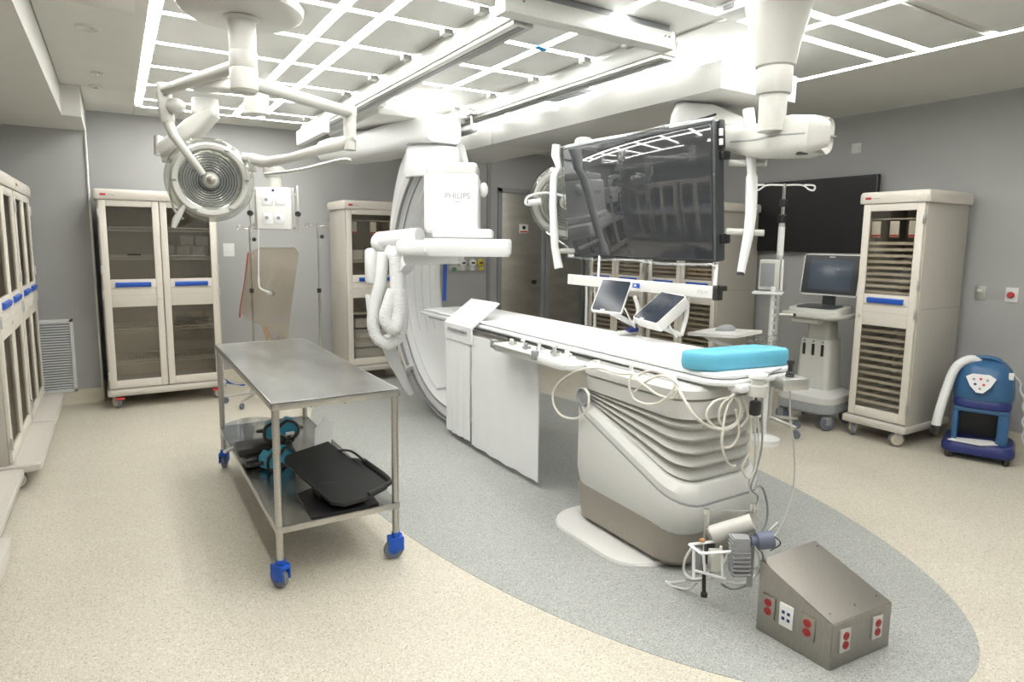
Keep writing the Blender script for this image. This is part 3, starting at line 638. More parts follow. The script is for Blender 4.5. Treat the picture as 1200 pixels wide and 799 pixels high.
for k in range(NB*6+1):
    t_ = k/(NB*6); ph = 2*PI*t_*NB; ins = .030*(.5+.5*math.cos(ph)); sl = .37*(1-t_)+.02*t_; z = .57+(.755-.57)*t_
    sh = .05*(1-t_)
    R.append([(PX+a, PY+b, z+sl*b-.0*b) for a, b in rrect(PW-.08-2*ins, PD-.08-2*ins, .13, 6)])
m.rings(R, cap=False); m.obj('bellows', 'bell', pt, ang=80)
loft(pt, [(PX, PY, PW-.09, PD-.09, .13, K(.755, .02)), (PX, PY, PW-.07, PD-.05, .14, K(.76, .02)), (PX, PY, PW-.07, PD-.05, .14, K(.835)), (PX, PY, PW-.09, PD-.07, .14, K(.84))], 'upper_housing', 'lgrey')
loft(pt, [(PX, PY, PW-.07, PD-.06, .14, K(.843)), (PX, PY, PW-.05, PD-.03, .15, K(.85)), (PX, PY, PW-.05, PD-.03, .15, K(.888)), (PX, PY, PW-.10, PD-.08, .13, K(.905))], 'top_skirt', 'lgrey')
m = wmb(pt); m.lathe([(.001, -.004), (.036, -.004), (.042, .006), (.048, .006), (.052, -.01)], (2.105, 2.665, .725), (-1, 0, 0), 24); m.obj('side_port', 'mgrey', pt)
def tabletop(z0, z1, grow, name, mt, far=5.15, root=pt):
    pts = [(2.235, far), (2.8, far)]; near = []
    for k in range(9):
        a = PI*k/8/2; near.append((2.70+.11*math.cos(a), 1.96-.11*math.sin(a)))
    for k in range(9):
        a = PI/2+PI*k/8/2; near.append((2.35+.12*math.cos(a), 1.97-.12*math.sin(a)))
    P = [(2.80, far)]+near+[(2.235, far)]
    cx, cy = 2.515, 3.5
    m = wmb(root); h = (z1-z0)
    m.rings([[(cx+(x-cx)*(1+s_/.28), cy+(y-cy)*(1+s_/1.7), z) for x, y in P] for s_, z in ((grow-.012, z0), (grow, z0+h*.3), (grow, z1-h*.3), (grow-.008, z1))]); return m.obj(name, mt, root)
tabletop(.915, .945, 0, 'tabletop', 'white2')
mat_ = thing('table_pad', 'white padded mattress covering the X-ray patient table', 'mattress', (2.5, 3.5, .945))
tabletop(.945, .972, -.014, 'pad', 'sheet', 5.1, mat_)
m = wmb(pt); m.b2((2.30, 2.0, .885), (2.74, 4.9, .916), .008); m.obj('carbon_frame', 'mgrey', pt)
for ya, yb, yy in ((3.62, 4.12, (3.7, 4.05)), (2.10, 2.85, (2.2, 2.5, 2.8))):
    m = wmb(pt); m.b2((2.195, ya, .868), (2.207, yb, .908), .002)
    for y in yy: m.cyl((2.2, y, .89), (2.32, y, .9), .008, n=8)
    m.obj('side_rail', 'steel', pt)
m = wmb(pt); m.b2((2.843, 2.1, .875), (2.855, 4.4, .905), .002)
for y in (2.2, 3.2, 4.3): m.cyl((2.85, y, .89), (2.72, y, .9), .008, n=8)
m.obj('side_rail', 'steel', pt)
# lead drapes
def drape(y0, y1, z0, z1, lab, x=2.185, tilt=0):
    n = 24; F = []; Bk = []
    m = MB(); R = []
    for k in range(n+1):
        y = y0+(y1-y0)*k/n; o_ = .006*math.sin(k*1.1)+.004*math.sin(k*.37)
        zz0 = z0+tilt*(k/n)
        R.append([(x+o_-.004, y, zz0), (x+o_*.4-.004, y, z1), (x+o_*.4+.004, y, z1), (x+o_+.004, y, zz0)])
    o = m.rings(R).obj('lead_drape', 'sheet'); return tag(o, lab, 'drape', 'lead drapes on the table side')
drape(3.20, 4.09, .045, .868, 'wide white radiation drape hanging from the middle of the table side')
drape(4.11, 4.52, .06, .80, 'narrow white radiation drape hanging nearest the C-arm')
t = thing('drape_holder', 'white folded holder clamped over the far table edge', 'holder', (2.2, 4.3, .9))
m = wmb(t); m.rings([[(2.172, y, .80), (2.162, y, .925), (2.25, y, .99), (2.40, y, 1.10), (2.405, y, 1.09), (2.26, y, .978), (2.176, y, .915), (2.184, y, .80)] for y in (4.06, 4.50)]); m.obj('folded_panel', 'sheet', t)
m = wmb(t); m.box((2.160, 4.28, .885), (.014, .30, .018), .004); m.obj('slot', 'mgrey', t)
o = MB().box((2.19, 4.72, .925), (.012, .26, .018), .003).obj('rail_slot', 'mgrey', pt); o.location = -Vector(pt.location)
# control tray at the table side
ct = thing('control_tray', 'white rounded tray with table controls clipped to the table side', 'control tray', (2.12, 3.15, .9))
m = wmb(ct); m.rings([[(2.15+a, 3.16+b, z) for a, b in [(p*s_, q_*s_) for p, q_ in rrect(.20, .86, .07, 5)]] for s_, z in ((.96, .850), (1, .862), (1, .885), (.97, .893))]); m.obj('tray', 'white2', ct)
m = wmb(ct); m.cyl((2.045, 3.06, .892), (2.045, 3.52, .892), .016, n=14); m.obj('grip_bar', 'alum', ct)
m = wmb(ct); m.b2((2.03, 3.03, .87), (2.065, 3.07, .925), .006).b2((2.03, 3.51, .87), (2.065, 3.55, .925), .006).b2((2.07, 2.95, .845), (2.12, 3.4, .852)); m.obj('bracket', 'mgrey', ct)
for k, (x, y, h) in enumerate([(2.13, 3.44, .02), (2.15, 3.34, .03), (2.12, 3.26, .02), (2.16, 3.17, .035), (2.11, 3.10, .055), (2.17, 3.03, .03), (2.13, 2.97, .05), (2.19, 2.93, .02)]):
    m = wmb(ct); m.cyl((x, y, .89), (x, y, .90+h), .012, .009, 12).sphere((x, y, .905+h), .016, (1, 1, .7), 10).box((x+.02, y+.02, .90), (.05, .03, .02), .004); m.obj('control_knob', ['alum', 'white2', 'mgrey'][k % 3], ct)
# blue cushion
cu = MB(); R = []
for s_, z in ((.90, .973), (.97, .982), (1.0, 1.0), (1.0, 1.022), (.97, 1.045), (.85, 1.056)):
    R.append([(2.50+a*(1+(s_-1)*.3), 2.00+b*s_-.04*(a/.275), z+.004*math.sin(a*40+b*13)) for a, b in rrect(.55, .18, .07, 5)])
o = cu.rings(R).obj('foam_cushion', 'cyan', ang=70); tag(o, 'bright blue foam cushion on the near end of the patient table', 'cushion')
# end rail with switches
t = thing('pendant_switch', 'white cup-shaped switch clamped on the near table end', 'switch', tuple(at(888, 450, 2.86)))
p = Vector(t.location)
m = wmb(t); m.lathe([(.001, .052), (.038, .05), (.042, .044), (.042, .03), (.036, .026)], p, n=24); m.obj('cap', 'white2', t)
m = wmb(t); m.lathe([(.030, .027), (.030, .0), (.044, -.004), (.044, -.052), (.03, -.056), (.001, -.056)], p, n=24); m.obj('cup', 'warm', t)
m = wmb(t); m.box(p+Vector((-.045, .05, -.02)), (.10, .08, .035), .01); m.obj('clamp', 'white2', t)
t = thing('joystick_box', 'metal control box with a black joystick hanging at the near table corner', 'joystick', tuple(at(925, 448, 3.0)))
p = Vector(t.location); RZ = Matrix.Rotation(-.35, 3, 'Z')
m = wmb(t); m.box(p, (.135, .11, .055), .006, rot=RZ); m.obj('box', 'alum', t)
m = wmb(t); m.lathe([(.022, .025), (.018, .032), (.021, .036), (.016, .042), (.019, .048), (.010, .055), (.011, .085), (.017, .093), (.015, .105), (.001, .108)], p, n=16); m.obj('joystick', 'black', t)
m = wmb(t); m.cyl(p+Vector((-.05, .0, -.0)), (2.79, 2.0, .90), .010); m.obj('clamp_rod', 'alum', t)
t = thing('foot_switch_clip', 'black hand switch hanging under the near table end', 'switch', tuple(at(885, 478, 2.84)))
m = wmb(t); m.box(t.location, (.045, .04, .07), .012); m.obj('body', 'black', t)
m = wmb(t); m.cyl(Vector(t.location)+Vector((0, 0, .03)), at(888, 452, 2.84), .005); m.obj('hook', 'black', t)
# ------------------------------------------------------------------ cables
def skin(px, py, x0=2.165, y0=1.86):
    """depth of the near side of the block that starts at x0, y0 (table side and table end)"""
    a = at(px, py, 1)-CP; return max(x0/a.x, y0/a.y)
def cable(pts, off, lab, r=.0065, mt='cable', sm=10, grp='cables at the near table end', x0=2.10, y0=1.88):
    P = []
    for k, p in enumerate(pts):
        o_ = p[2] if len(p) == 3 else off
        P.append(at(p[0], p[1], skin(p[0], p[1], x0, y0)-o_-.012*math.sin(k*1.7)))
    for p in P: p.z = max(p.z, r)
    c0 = P[0].copy()
    o = MB().tube([p-c0 for p in P], r, 8, sm).obj('cable', mt, None, c0); return tag(o, lab, 'cable', grp)
cable([(741, 438), (722, 437), (700, 431), (672, 436), (652, 452), (648, 470), (657, 486), (675, 490), (688, 480), (690, 464), (686, 456)], .03, 'cream cable making one big loop left of the pedestal beside the side port')
cable([(741, 437), (737, 450), (742, 466), (755, 473), (772, 472), (785, 462), (792, 446), (780, 438), (762, 434), (748, 440)], .03, 'cream cable coiled in a wide oval on the table side rail', .006)
cable([(742, 441), (756, 452), (772, 463), (790, 466), (794, 450), (776, 440), (757, 447), (744, 459)], .03, 'cream cable crossing inside the oval coil on the side rail', .006)
cable([(790, 448), (803, 470), (815, 488), (832, 500), (850, 503), (864, 495), (868, 478), (861, 464)], .03, 'cream cable slanting down across the upper pedestal to the hanging coil')
cable([(860, 462), (846, 474), (843, 492), (852, 502), (862, 496), (868, 478), (862, 464), (852, 478), (846, 510), (847, 523), (858, 522), (866, 506), (862, 480)], .03, 'cream cable hanging in tall loops in front of the pedestal', .0055)
cable([(860, 465), (838, 470), (828, 486), (838, 500), (855, 500), (870, 486), (866, 468), (872, 470), (876, 488), (868, 500)], .03, 'cream cable coil hanging in round loops under the near table corner', .0055)
cable([(848, 500), (846, 520), (850, 536), (856, 545), (862, 546)], .03, 'short cream cable ending in a plug on the pedestal rim', .006)
cable([(878, 470), (880, 500), (877, 530), (870, 548), (877, 560), (886, 545), (889, 500), (883, 466)], .03, 'thin cream cable looping behind the black hand switch', .0045)
cable([(915, 432), (900, 440), (893, 470), (893, 520), (886, 552), (880, 572), (888, 582), (884, 595)], .03, 'dark grey cable dropping from the metal control box to the floor unit', .0045, 'cableg')
cable([(880, 575), (892, 570), (899, 590), (898, 612), (888, 628), (876, 636)], .03, 'grey cable bowing right beside the pedestal', .0050, 'cableg')
cable([(926, 456), (926, 490), (931, 530), (930, 570), (922, 600), (912, 622), (903, 632)], .03, 'long pale grey cable hanging straight down from the joystick box', .0045, 'lgrey')
cable([(884, 468), (885, 510), (884, 548), (878, 562), (880, 580)], .03, 'straight pale cable under the white cup switch', .005, 'lgrey')
for k, (x, y, d_) in enumerate([(703, 428, 2.85), (741, 433, 2.66), (792, 446, 2.56), (861, 457, 2.5)]):
    p = at(x, y, skin(x, y, 2.190, 1.868)-.004); o = MB().b2((-.012, -.012, -.015), (-.004, .012, .03), .003).b2((-.014, -.01, -.018), (.01, .01, -.010), .003).obj('rail_hook', 'white2', None, p)
    tag(o, 'small white cable hook on the table rail, %s from the left' % ordn[k], 'hook', 'cable hooks')
# ------------------------------------------------------------------ electronics on the floor in front of the pedestal
eq = thing('connector_stand', 'metal bracket with cream cylinder and ribbed grey block at the pedestal foot', 'connector unit', (2.22, 1.80, 0))
def ebox(x0, y0, x1, y1, d, th, name, mt, bev=.006, rot=0, m=None):
    a, b_ = at(x0, y0, d), at(x1, y1, d); c_ = (a+b_)/2
    w = (b_-a).dot(CR); h = abs((b_-a).dot(CU))
    own = m is None; m = m or wmb(eq)
    m.box(c_, (abs(w), th, h), bev, rot=Matrix.Rotation(-YAW+rot, 3, 'Z'))
    if own: return m.obj(name, mt, eq)
ebox(831, 597, 882, 626, 2.791, .012, 'bracket_plate', 'alum', .002)
ebox(824, 600, 829, 690, 2.754, .012, 'post', 'alum', .002)
ebox(877, 594, 884, 690, 2.778, .012, 'post', 'alum', .002)
m = wmb(eq); m.cyl(at(834, 626, 2.693), at(882, 612, 2.644), .036, n=24); m.obj('cylinder', 'warm', eq)
m = wmb(eq); m.cyl(at(830, 627, 2.693), at(835, 625.5, 2.693), .028, n=20); m.obj('cylinder_end', 'taupe', eq)
ebox(857, 627, 876, 674, 2.595, .05, 'ribbed_block', 'mgrey', .003)
m = wmb(eq)
for k in range(9): ebox(856, 629+k*5, 877, 631+k*5, 2.595, .062, '', '', .001, m=m)
m.obj('fins', 'mgrey', eq)
m = wmb(eq); z_ = at(820, 640, 2.632).z; q0 = [at(808, 632, 2.644), at(822, 646, 2.570), at(878, 628, 2.595), at(864, 617, 2.693)]
q0 = [Vector((p.x, p.y, z_)) for p in q0]
for a, b_ in zip(q0, q0[1:]+q0[:1]): m.tube([a, b_], .007, 4)
m.obj('tray_frame', 'white2', eq)
m = wmb(eq)
for x, y, x2, y2 in ((813, 640, 813, 676), (824, 646, 826, 672), (845, 640, 847, 678), (812, 668, 850, 678)): m.tube([at(x, y, 2.62), at(x2, y2, 2.62)], .006, 6)
m.obj('frame_legs', 'white2', eq)
ebox(812, 642, 821, 672, 2.656, .04, 'connector_block', 'mgrey'); ebox(831, 644, 845, 668, 2.644, .05, 'connector_block', 'warm'); ebox(826, 634, 836, 660, 2.693, .04, 'connector_block', 'black')
m = wmb(eq); m.cyl(at(825, 660, 2.668), at(825, 694, 2.644), .008).cyl(at(825, 694, 2.644), at(825, 699, 2.644), .014); m.obj('foot', 'black', eq)
m = wmb(eq); m.cyl(at(882, 600, 2.754), at(882, 590, 2.754), .012).cyl(at(828, 602, 2.717), at(828, 596, 2.717), .014); m.obj('bolt', 'chrome', eq)
m = wmb(eq); m.box(at(823, 633, 2.644), (.02, .02, .012), .003); m.obj('orange_tab', 'orange', eq)
m = wmb(eq); m.cyl(at(887, 634, 2.570), at(905, 632, 2.570), .035, n=20).cyl(at(880, 634, 2.570), at(888, 634, 2.570), .018, n=14); m.obj('round_plug', 'plug', eq)
G2 = 'cables around the floor unit'
cable([(812, 640), (803, 655), (802, 670), (812, 678), (828, 676), (842, 668), (856, 645), (868, 640), (882, 640), (890, 655), (884, 675), (870, 684), (850, 682)], .03, 'thick white cable curling round the connector unit', .0058, 'white', 10, G2, 2.1, 1.72)
cable([(836, 660), (826, 676), (806, 680), (786, 684), (780, 690), (788, 695), (806, 690), (818, 682)], .03, 'white cable loop lying on the floor left of the connector unit', .0055, 'white', 10, G2, 2.1, 1.72)
cable([(804, 679), (822, 679), (838, 664), (850, 652)], .03, 'dark grey cable end beside the white floor loop', .0045, 'cableg', 10, G2, 2.1, 1.72)
cable([(845, 684), (858, 690), (874, 686), (884, 676), (892, 664)], .03, 'grey cable running right along the floor under the ribbed block', .0045, 'cableg', 10, G2, 2.1, 1.72)
cable([(878, 640), (892, 646), (893, 660), (880, 668)], .03, 'grey cable wrapped behind the ribbed block', .0045, 'cableg', 10, G2, 2.1, 1.72)
cable([(902, 626), (912, 632), (914, 638), (903, 645)], .03, 'thin black cable looping from the round grey plug', .003, 'black', 8, G2, 2.1, 1.72)
cable([(896, 628), (905, 618), (911, 612)], .03, 'short white cable end sticking up from the round plug', .004, 'white2', 8, G2, 2.1, 1.72)
cable([(812, 650), (820, 655), (826, 648)], .03, 'short blue wire inside the connector unit', .003, 'blue', 8, G2, 2.1, 1.72)
# ================================================================== stainless floor box
sb = thing('floor_power_box', 'wedge-topped stainless floor box with red and white sockets in the foreground', 'power box', (2.31, 1.38, 0))
A, B_, C_, D_ = (2.13, 1.53), (2.141, 1.218), (2.484, 1.189), (2.48, 1.52)
m = wmb(sb); v = [m.b.verts.new((*p, z)) for p, z in ((A, 0), (B_, 0), (C_, 0), (D_, 0), (A, .30), (B_, .182), (C_, .182), (D_, .30))]
for f in ((0, 1, 2, 3), (0, 4, 5, 1), (1, 5, 6, 2), (2, 6, 7, 3), (3, 7, 4, 0), (4, 7, 6, 5)): m.b.faces.new([v[i] for i in f])
bmesh.ops.bevel(m.b, geom=m.b.edges[:], offset=.003, segments=2, affect='EDGES'); m._t(list(m.b.verts)); m.obj('casing', 'steelbox', sb)
def lid(x, y): return Vector((x, y, .182+(y-1.204)*(.118/.318)))
m = wmb(sb)
for x, y in ((2.17, 1.25), (2.45, 1.235), (2.45, 1.49), (2.31, 1.24)): m.cyl(lid(x, y), lid(x, y)+Vector((0, -.001, .005)), .004, n=8)
m.obj('screw', 'chrome', sb)
def socket(u, face, kind):
    if face == 'L': p = Vector((*A, 0)).lerp(Vector((*B_, 0)), u); ax = (Vector((*B_, 0))-Vector((*A, 0))).normalized(); n_ = Vector((-1, -.04, 0))
    else: p = Vector((*B_, 0)).lerp(Vector((*C_, 0)), u); ax = (Vector((*C_, 0))-Vector((*B_, 0))).normalized(); n_ = Vector((-.085, -1, 0))
    n_.normalize(); z = {'L': .125, 'R': .108}[face]
    X = Matrix((ax, -n_, Vector((0, 0, 1)))).transposed().to_4x4(); X.translation = p+Vector((0, 0, z))-Vector(sb.location)
    def q(): g = MB(); g.X = X; return g
    pl = q().box((0, -.003, 0), (.058, .008, .092), .002).obj('socket_plate', 'white2' if kind == 'w' else 'steelbox' if face == 'L' else 'alum', sb)
    if kind == 'w':
        for a in (-.011, .011):
            for b in (-.013, .013): q().box((a, -.0075, b), (.012, .003, .012), .001).obj('data_jack', 'navy', pl)
    else:
        for b in (-.018, .018):
            s = q().lathe([(.0155, .006), (.0155, .010), (.001, .0105)], (0, 0, b), (0, -1, 0), 20).obj('socket', 'red', pl)
            q().box((-.005, -.0108, b+.003), (.0018, .001, .007)).box((.005, -.0108, b+.003), (.0018, .001, .007)).cyl((0, -.0115, b-.006), (0, -.0103, b-.006), .002, n=8).obj('slots', 'black', s)
socket(.17, 'L', 'r'); socket(.42, 'L', 'w'); socket(.70, 'L', 'r'); socket(.20, 'R', 'r'); socket(.74, 'R', 'r')
# ================================================================== big monitor on its ceiling column
PL, PR = at(667.5, 235, 4.74), at(842.5, 226, 3.6)
pc = (PL+PR)/2; dx = (PR-PL); dx.z = 0; wM = dx.length; ang = math.atan2(dx.y, dx.x)
mz0, mz1 = 1.447, 2.235
mo = thing('monitor_display', 'huge black glossy monitor under clear film hanging from the ceiling column', 'monitor', (pc.x, pc.y, mz0), ang)
H_ = mz1-mz0
mo.rotation_euler = (math.radians(5.5), 0, ang)
MB().box((0, .045, H_/2), (wM, .09, H_), .014, 3).obj('casing', 'bezel', mo)
MB().box((0, -.003, H_/2), (wM-.03, .006, H_-.035), .002).obj('screen', 'screen', mo)
f = MB().tube([(-wM/2-.004, -.008, .0), (-wM/4, -.012, -.012), (0, -.008, -.006), (wM/8, -.02, -.014), (wM/4, -.010, -.02), (wM/2+.004, -.008, -.012)], [.010, .014], 8, 6).tube([(-wM/2, -.006, H_+.004), (-wM/4, -.01, H_+.010), (0, .0, H_+.006), (wM/4, -.004, H_+.012), (wM/2, 0, H_+.004)], .009, 8, 6)
f.tube([(-wM/2-.006, -.004, 0), (-wM/2-.01, -.006, H_/2), (-wM/2-.004, -.004, H_)], .006, 6, 5).tube([(wM/2+.004, -.008, -.012), (wM/2+.006, -.008, H_/2), (wM/2, 0, H_)], .006, 6, 5)
f.obj('film_edge', 'clear', mo)
MB().box((-wM/2+.05, -.012, .008), (.07, .002, .022)).obj('film_label', 'paper', mo)
MB().b2((wM/2-.005, .04, .10), (wM/2+.03, .10, .16), .01).obj('side_clip', 'black', mo); MB().b2((wM/2-.005, .04, H_-.22), (wM/2+.035, .10, H_-.17), .01).obj('side_clip', 'black', mo); MB().b2((wM/2+.0, .03, H_-.16), (wM/2+.022, .075, H_-.0), .02).obj('side_strip', 'black', mo)
MB().b2((-.5, .09, .1), (.5, .13, .66), .015).obj('back_cover', 'bezel', mo)
MB().b2((wM/2+.010, .028, H_-.09), (wM/2+.024, .05, H_-.05), .003).b2((wM/2+.010, .028, H_-.14), (wM/2+.024, .05, H_-.105), .003).obj('port_covers', 'paper', mo)
# arm holding it
ma = thing('monitor_column', 'white ceiling column with cone cover and wide arm carrying the big monitor', 'monitor mount', (2.78, 2.09, 2.74))
cxy = at(907, 100, 3.1); CX0, CY0 = cxy.x, cxy.y
ma.location = (CX0, CY0, 2.74)
m = wmb(ma); m.lathe([(.17, 2.74), (.15, 2.66), (.108, 2.50), (.092, 2.405), (.08, 2.395)], (CX0, CY0, 0), n=36); m.obj('cone_cover', 'lampw', ma)
m = wmb(ma); m.lathe([(.08, 2.41), (.083, 2.39), (.083, 2.285), (.078, 2.275)], (CX0, CY0, 0), n=32); m.obj('collar', 'warm', ma)
m = wmb(ma); m.lathe([(.066, 2.29), (.064, 2.10)], (CX0, CY0, 0), n=28); m.obj('column', 'warm', ma)
def armbody(pts, name, mt='white', root=ma):
    """rings through (x, y, z, halfwidth, halfheight) with horizontal normal section"""
    m = wmb(root); R = []; P = [Vector(p[:3]) for p in pts]
    for i, p in enumerate(pts):
        t_ = (P[min(i+1, len(P)-1)]-P[max(i-1, 0)]).normalized(); s_ = t_.cross(Vector((0, 0, 1))).normalized(); u_ = s_.cross(t_)
        R.append([P[i]+s_*a+u_*b for a, b in rrect(2*p[3], 2*p[4], min(p[3], p[4])*.55, 4)])
    m.rings(R); return m.obj(name, mt, root)
e0 = at(966, 158, 3.02); e1 = at(940, 160, 3.12); e2 = at(905, 165, 3.3); e3 = at(874, 166, 3.72); e4 = at(850, 158, 4.0); e5 = at(815, 148, 4.25)
armbody([(*e0, .06, .06), (*at(962, 158, 3.02), .10, .085), (*e1, .125, .098), (*e2, .11, .09), (*e3, .09, .07), (*e4, .09, .06), (*e5, .09, .05)], 'arm_body', 'warm')
armbody([(*at(962, 158, 3.02), .1025, .004), (*e1, .1275, .004), (*e2, .1125, .004), (*e3, .0925, .004)], 'arm_seam', 'mgrey')
m = wmb(ma); q_ = at(940, 176, 3.05); m.lathe([(.001, -.02), (.028, -.02), (.028, .03), (.001, .03)], q_, n=16); m.obj('arm_bolt', 'black', ma)
h0 = at(822, 150, 4.0); h1 = at(862, 185, 3.75)
yk = [(783, 160), (786, 136), (792, 122), (800, 118.5), (836, 121), (858, 131), (885, 143), (900, 160), (884, 178), (840, 168)]
m = wmb(ma); yc = (842, 148); m.rings([[at(yc[0]+(x-yc[0])*s_, yc[1]+(y-yc[1])*s_, 4.05+o_) for x, y in yk] for s_, o_ in ((.93, -.02), (1, .01), (1, .20), (.95, .22))]); m.obj('yoke', 'white', ma)
m = wmb(ma); m.tube([at(798, 143.5, 4.03), at(818, 140, 4.03), at(839, 134, 4.03)], [.003, .008], 6, 6); m.obj('slot', 'black', ma)
tp = Vector((pc.x+.30, pc.y, 1.9))
m = wmb(ma); m.cyl(at(812, 165, 4.1), (pc.x+.22, pc.y, 1.85), .045).box((pc.x+.18, pc.y, 1.85), (.10, .5, .3), .02); m.obj('rear_mount', 'warm', ma)
m = wmb(ma); m.lathe([(.001, .045), (.05, .04), (.07, .02), (.07, -.06)], at(684, 168, 4.75), n=20); m.obj('camera_pod', 'white', ma)
m = wmb(ma); m.tube([at(684, 172, 4.75), at(740, 178, 4.5), at(800, 175, 4.15)], .02, 8); m.obj('pod_rod', 'white', ma)
# grip bars left and right of the monitor
def grip(name, pts, d, lab, hz, rads):
    t = thing(name, lab, 'handle', tuple(at(*pts[0], d)))
    m = wmb(t); P = [at(x, y, d) for x, y in pts]; m.tube(P, rads, 14); m.obj('sleeve', 'white2', t)
    for a, b_, da, db in hz: m = wmb(t); m.cyl(at(*a, da), at(*b_, db), .018, n=12); m.obj('crossbar', 'warm', t)
    return t
grip('grip_bar', [(652, 170), (651, 182), (655, 196), (649, 206), (648, 240), (650, 280), (650, 288), (655, 314)], 4.62, 'white sleeve-covered grip bar at the left edge of the big monitor', [((650, 294), (672, 294), 4.62, 4.7)], [.030, .032, .022, .026, .028, .030, .027, .034])
t = grip('grip_bar', [(877, 128), (879, 150), (880, 178), (881, 204), (881, 208), (880, 250), (877, 275), (868, 320)], 3.5, 'long white sleeve-covered grip bar right of the big monitor', [((855, 191), (898, 191), 3.62, 3.5), ((852, 271), (895, 273), 3.62, 3.5)], [.030, .034, .027, .024, .031, .030, .027, .021])
m = wmb(t); m.cyl(at(868, 319, 3.5), at(867.5, 322, 3.5), .0215, n=14); m.obj('end_cap', 'black', t)
# equipment rail under the monitor with two touch panels
er = thing('equipment_rail', 'white horizontal accessory rail with black end cap below the big monitor', 'rail', (2.8, 3.1, 1.33))
ra, rb = at(667, 327, 4.60), at(838, 343, 3.62)
armbody([(*ra, .014, .036), (*rb, .014, .036)], 'rail', 'white', er)
m = wmb(er); m.box(at(841, 343, 3.6), (.05, .035, .085), .005).box(at(846, 338, 3.6), (.06, .03, .03), .005); m.obj('end_cap', 'black', er)
nrm = Vector((-1, -.04, 0)); 
def onrail(px, lo=0): # point on the front of the rail
    k = (px-667)/(838-667); d_ = 1/((1-k)/4.60+k/3.62); return at(px, 327+(343-327)*k, d_)
m = wmb(er); m.box(onrail(747)+nrm*.0155, (.002, .07, .03), .0005); m.obj('blue_sticker', 'blue', er)
m = wmb(er); m.box(onrail(746.5)+nrm*.0168, (.0015, .02, .014), .0003); m.obj('sticker_mark', 'paper', er)
m = wmb(er); m.box(onrail(822)+nrm*.0155, (.002, .035, .02), .0005).box(onrail(829)+nrm*.0155, (.002, .02, .012), .0005); m.obj('grey_print', 'lgrey', er)
for px, d_ in ((687, 4.46), (697, 4.40)): m = wmb(er); m.cyl(at(px+.5, 335, d_), at(px, 388, d_), .010); m.obj('hanging_rod', 'alum', er)
for p_, q_ in ((at(703, 300, 4.50), at(701, 328, 4.46)), (at(840, 310, 3.70), at(838, 335, 3.66))): m = wmb(er); m.cyl(p_, q_, .012); m.obj('hanging_rod', 'alum', er)
def panel4(c4, th, root, names, m1, m2, inset=.06):
    """thin screen spanned by four points: top-left, top-right, bottom-right, bottom-left"""
    a, b_, c_, d_ = c4; cen = (a+b_+c_+d_)/4; X_ = ((b_-a)+(c_-d_)).normalized(); Z_ = ((a-d_)+(b_-c_)); Z_ = (Z_-X_*Z_.dot(X_)).normalized(); Y_ = Z_.cross(X_)
    w = ((b_-a).length+(c_-d_).length)/2; h = ((a-d_).length+(b_-c_).length)/2
    Xm = Matrix((X_, Y_, Z_)).transposed().to_4x4(); Xm.translation = cen-Vector(root.location)
    g = MB(); g.X = Xm; g.rings([[(p, y, q_) for p, q_ in rrect(w, h, .018, 4)] for y in (0, th*.6)]+[[(p*.93, th, q_*.93) for p, q_ in rrect(w, h, .018, 4)]]); g.obj(names[0], m1, root)
    g = MB(); g.X = Xm; g.rings([[(p, y, q_) for p, q_ in rrect(w*(1-inset), h*(1-inset), .012, 4)] for y in (-.002, .001)]); s = g.obj(names[1], m2, root)
    return Xm, w, h
def touch(c, lab, th):
    ds = [x[2] for x in c]; root = thing('touch_panel', lab, 'touch screen', tuple(at(*c[3])))
    Xm, w, h = panel4([at(*x) for x in c], th, root, ('housing', 'screen'), 'white', 'tscreen')
    g = MB(); g.X = Xm; g.box((-w*.12, -.004, -h*.46), (w*.14, .002, .010)); g.obj('front_label', 'paper', root)
    return root, Xm, w, h
r1, X1, w1, h1 = touch([(703, 326.5, 4.10), (739, 329, 4.02), (730, 368, 3.86), (695, 363, 3.94)], 'touch screen control panel tilted back, the left of two below the big monitor', .03)
r2, X2, w2, h2 = touch([(770, 341.5, 3.95), (799, 346, 3.75), (775, 381, 3.62), (746, 372, 3.82)], 'touch screen control panel with thick white back, the right of two below the monitor', .07)
for root, a, b_, c_ in ((r1, (716, 366, 3.95), (742, 380, 4.05), (744, 348, 4.25)), (r2, (765, 378, 3.78), (798, 393, 3.8), (806, 350, 3.85))):
    m = wmb(root); m.tube([at(*a), at((a[0]+b_[0])/2, (a[1]+b_[1])/2, a[2]+.03), at(*b_)], .017, 8); m.tube([at(*b_), at(b_[0]+6, (b_[1]+c_[1])/2, (b_[2]+c_[2])/2), at(*c_)], .014, 8, 5); m.obj('bracket_arm', 'white', root)
    m = wmb(root); m.tube([at(*a), at(a[0]+14, a[1]-6, a[2]), at(a[0]+22, a[1]+8, a[2]), at(a[0]+28, a[1]+18, a[2]+.02)], .005, 6, 6); m.obj('lead', 'white2', root)
t = thing('blue_connector', 'small blue plug box on the bracket below the left touch screen', 'connector', tuple(at(741, 386, 4.02))); m = wmb(t); m.box(t.location, (.07, .05, .03), .006); m.obj('plug', 'navy', t); m = wmb(t); m.box(at(735, 389, 4.04), (.12, .06, .02), .006); m.obj('base', 'white', t)
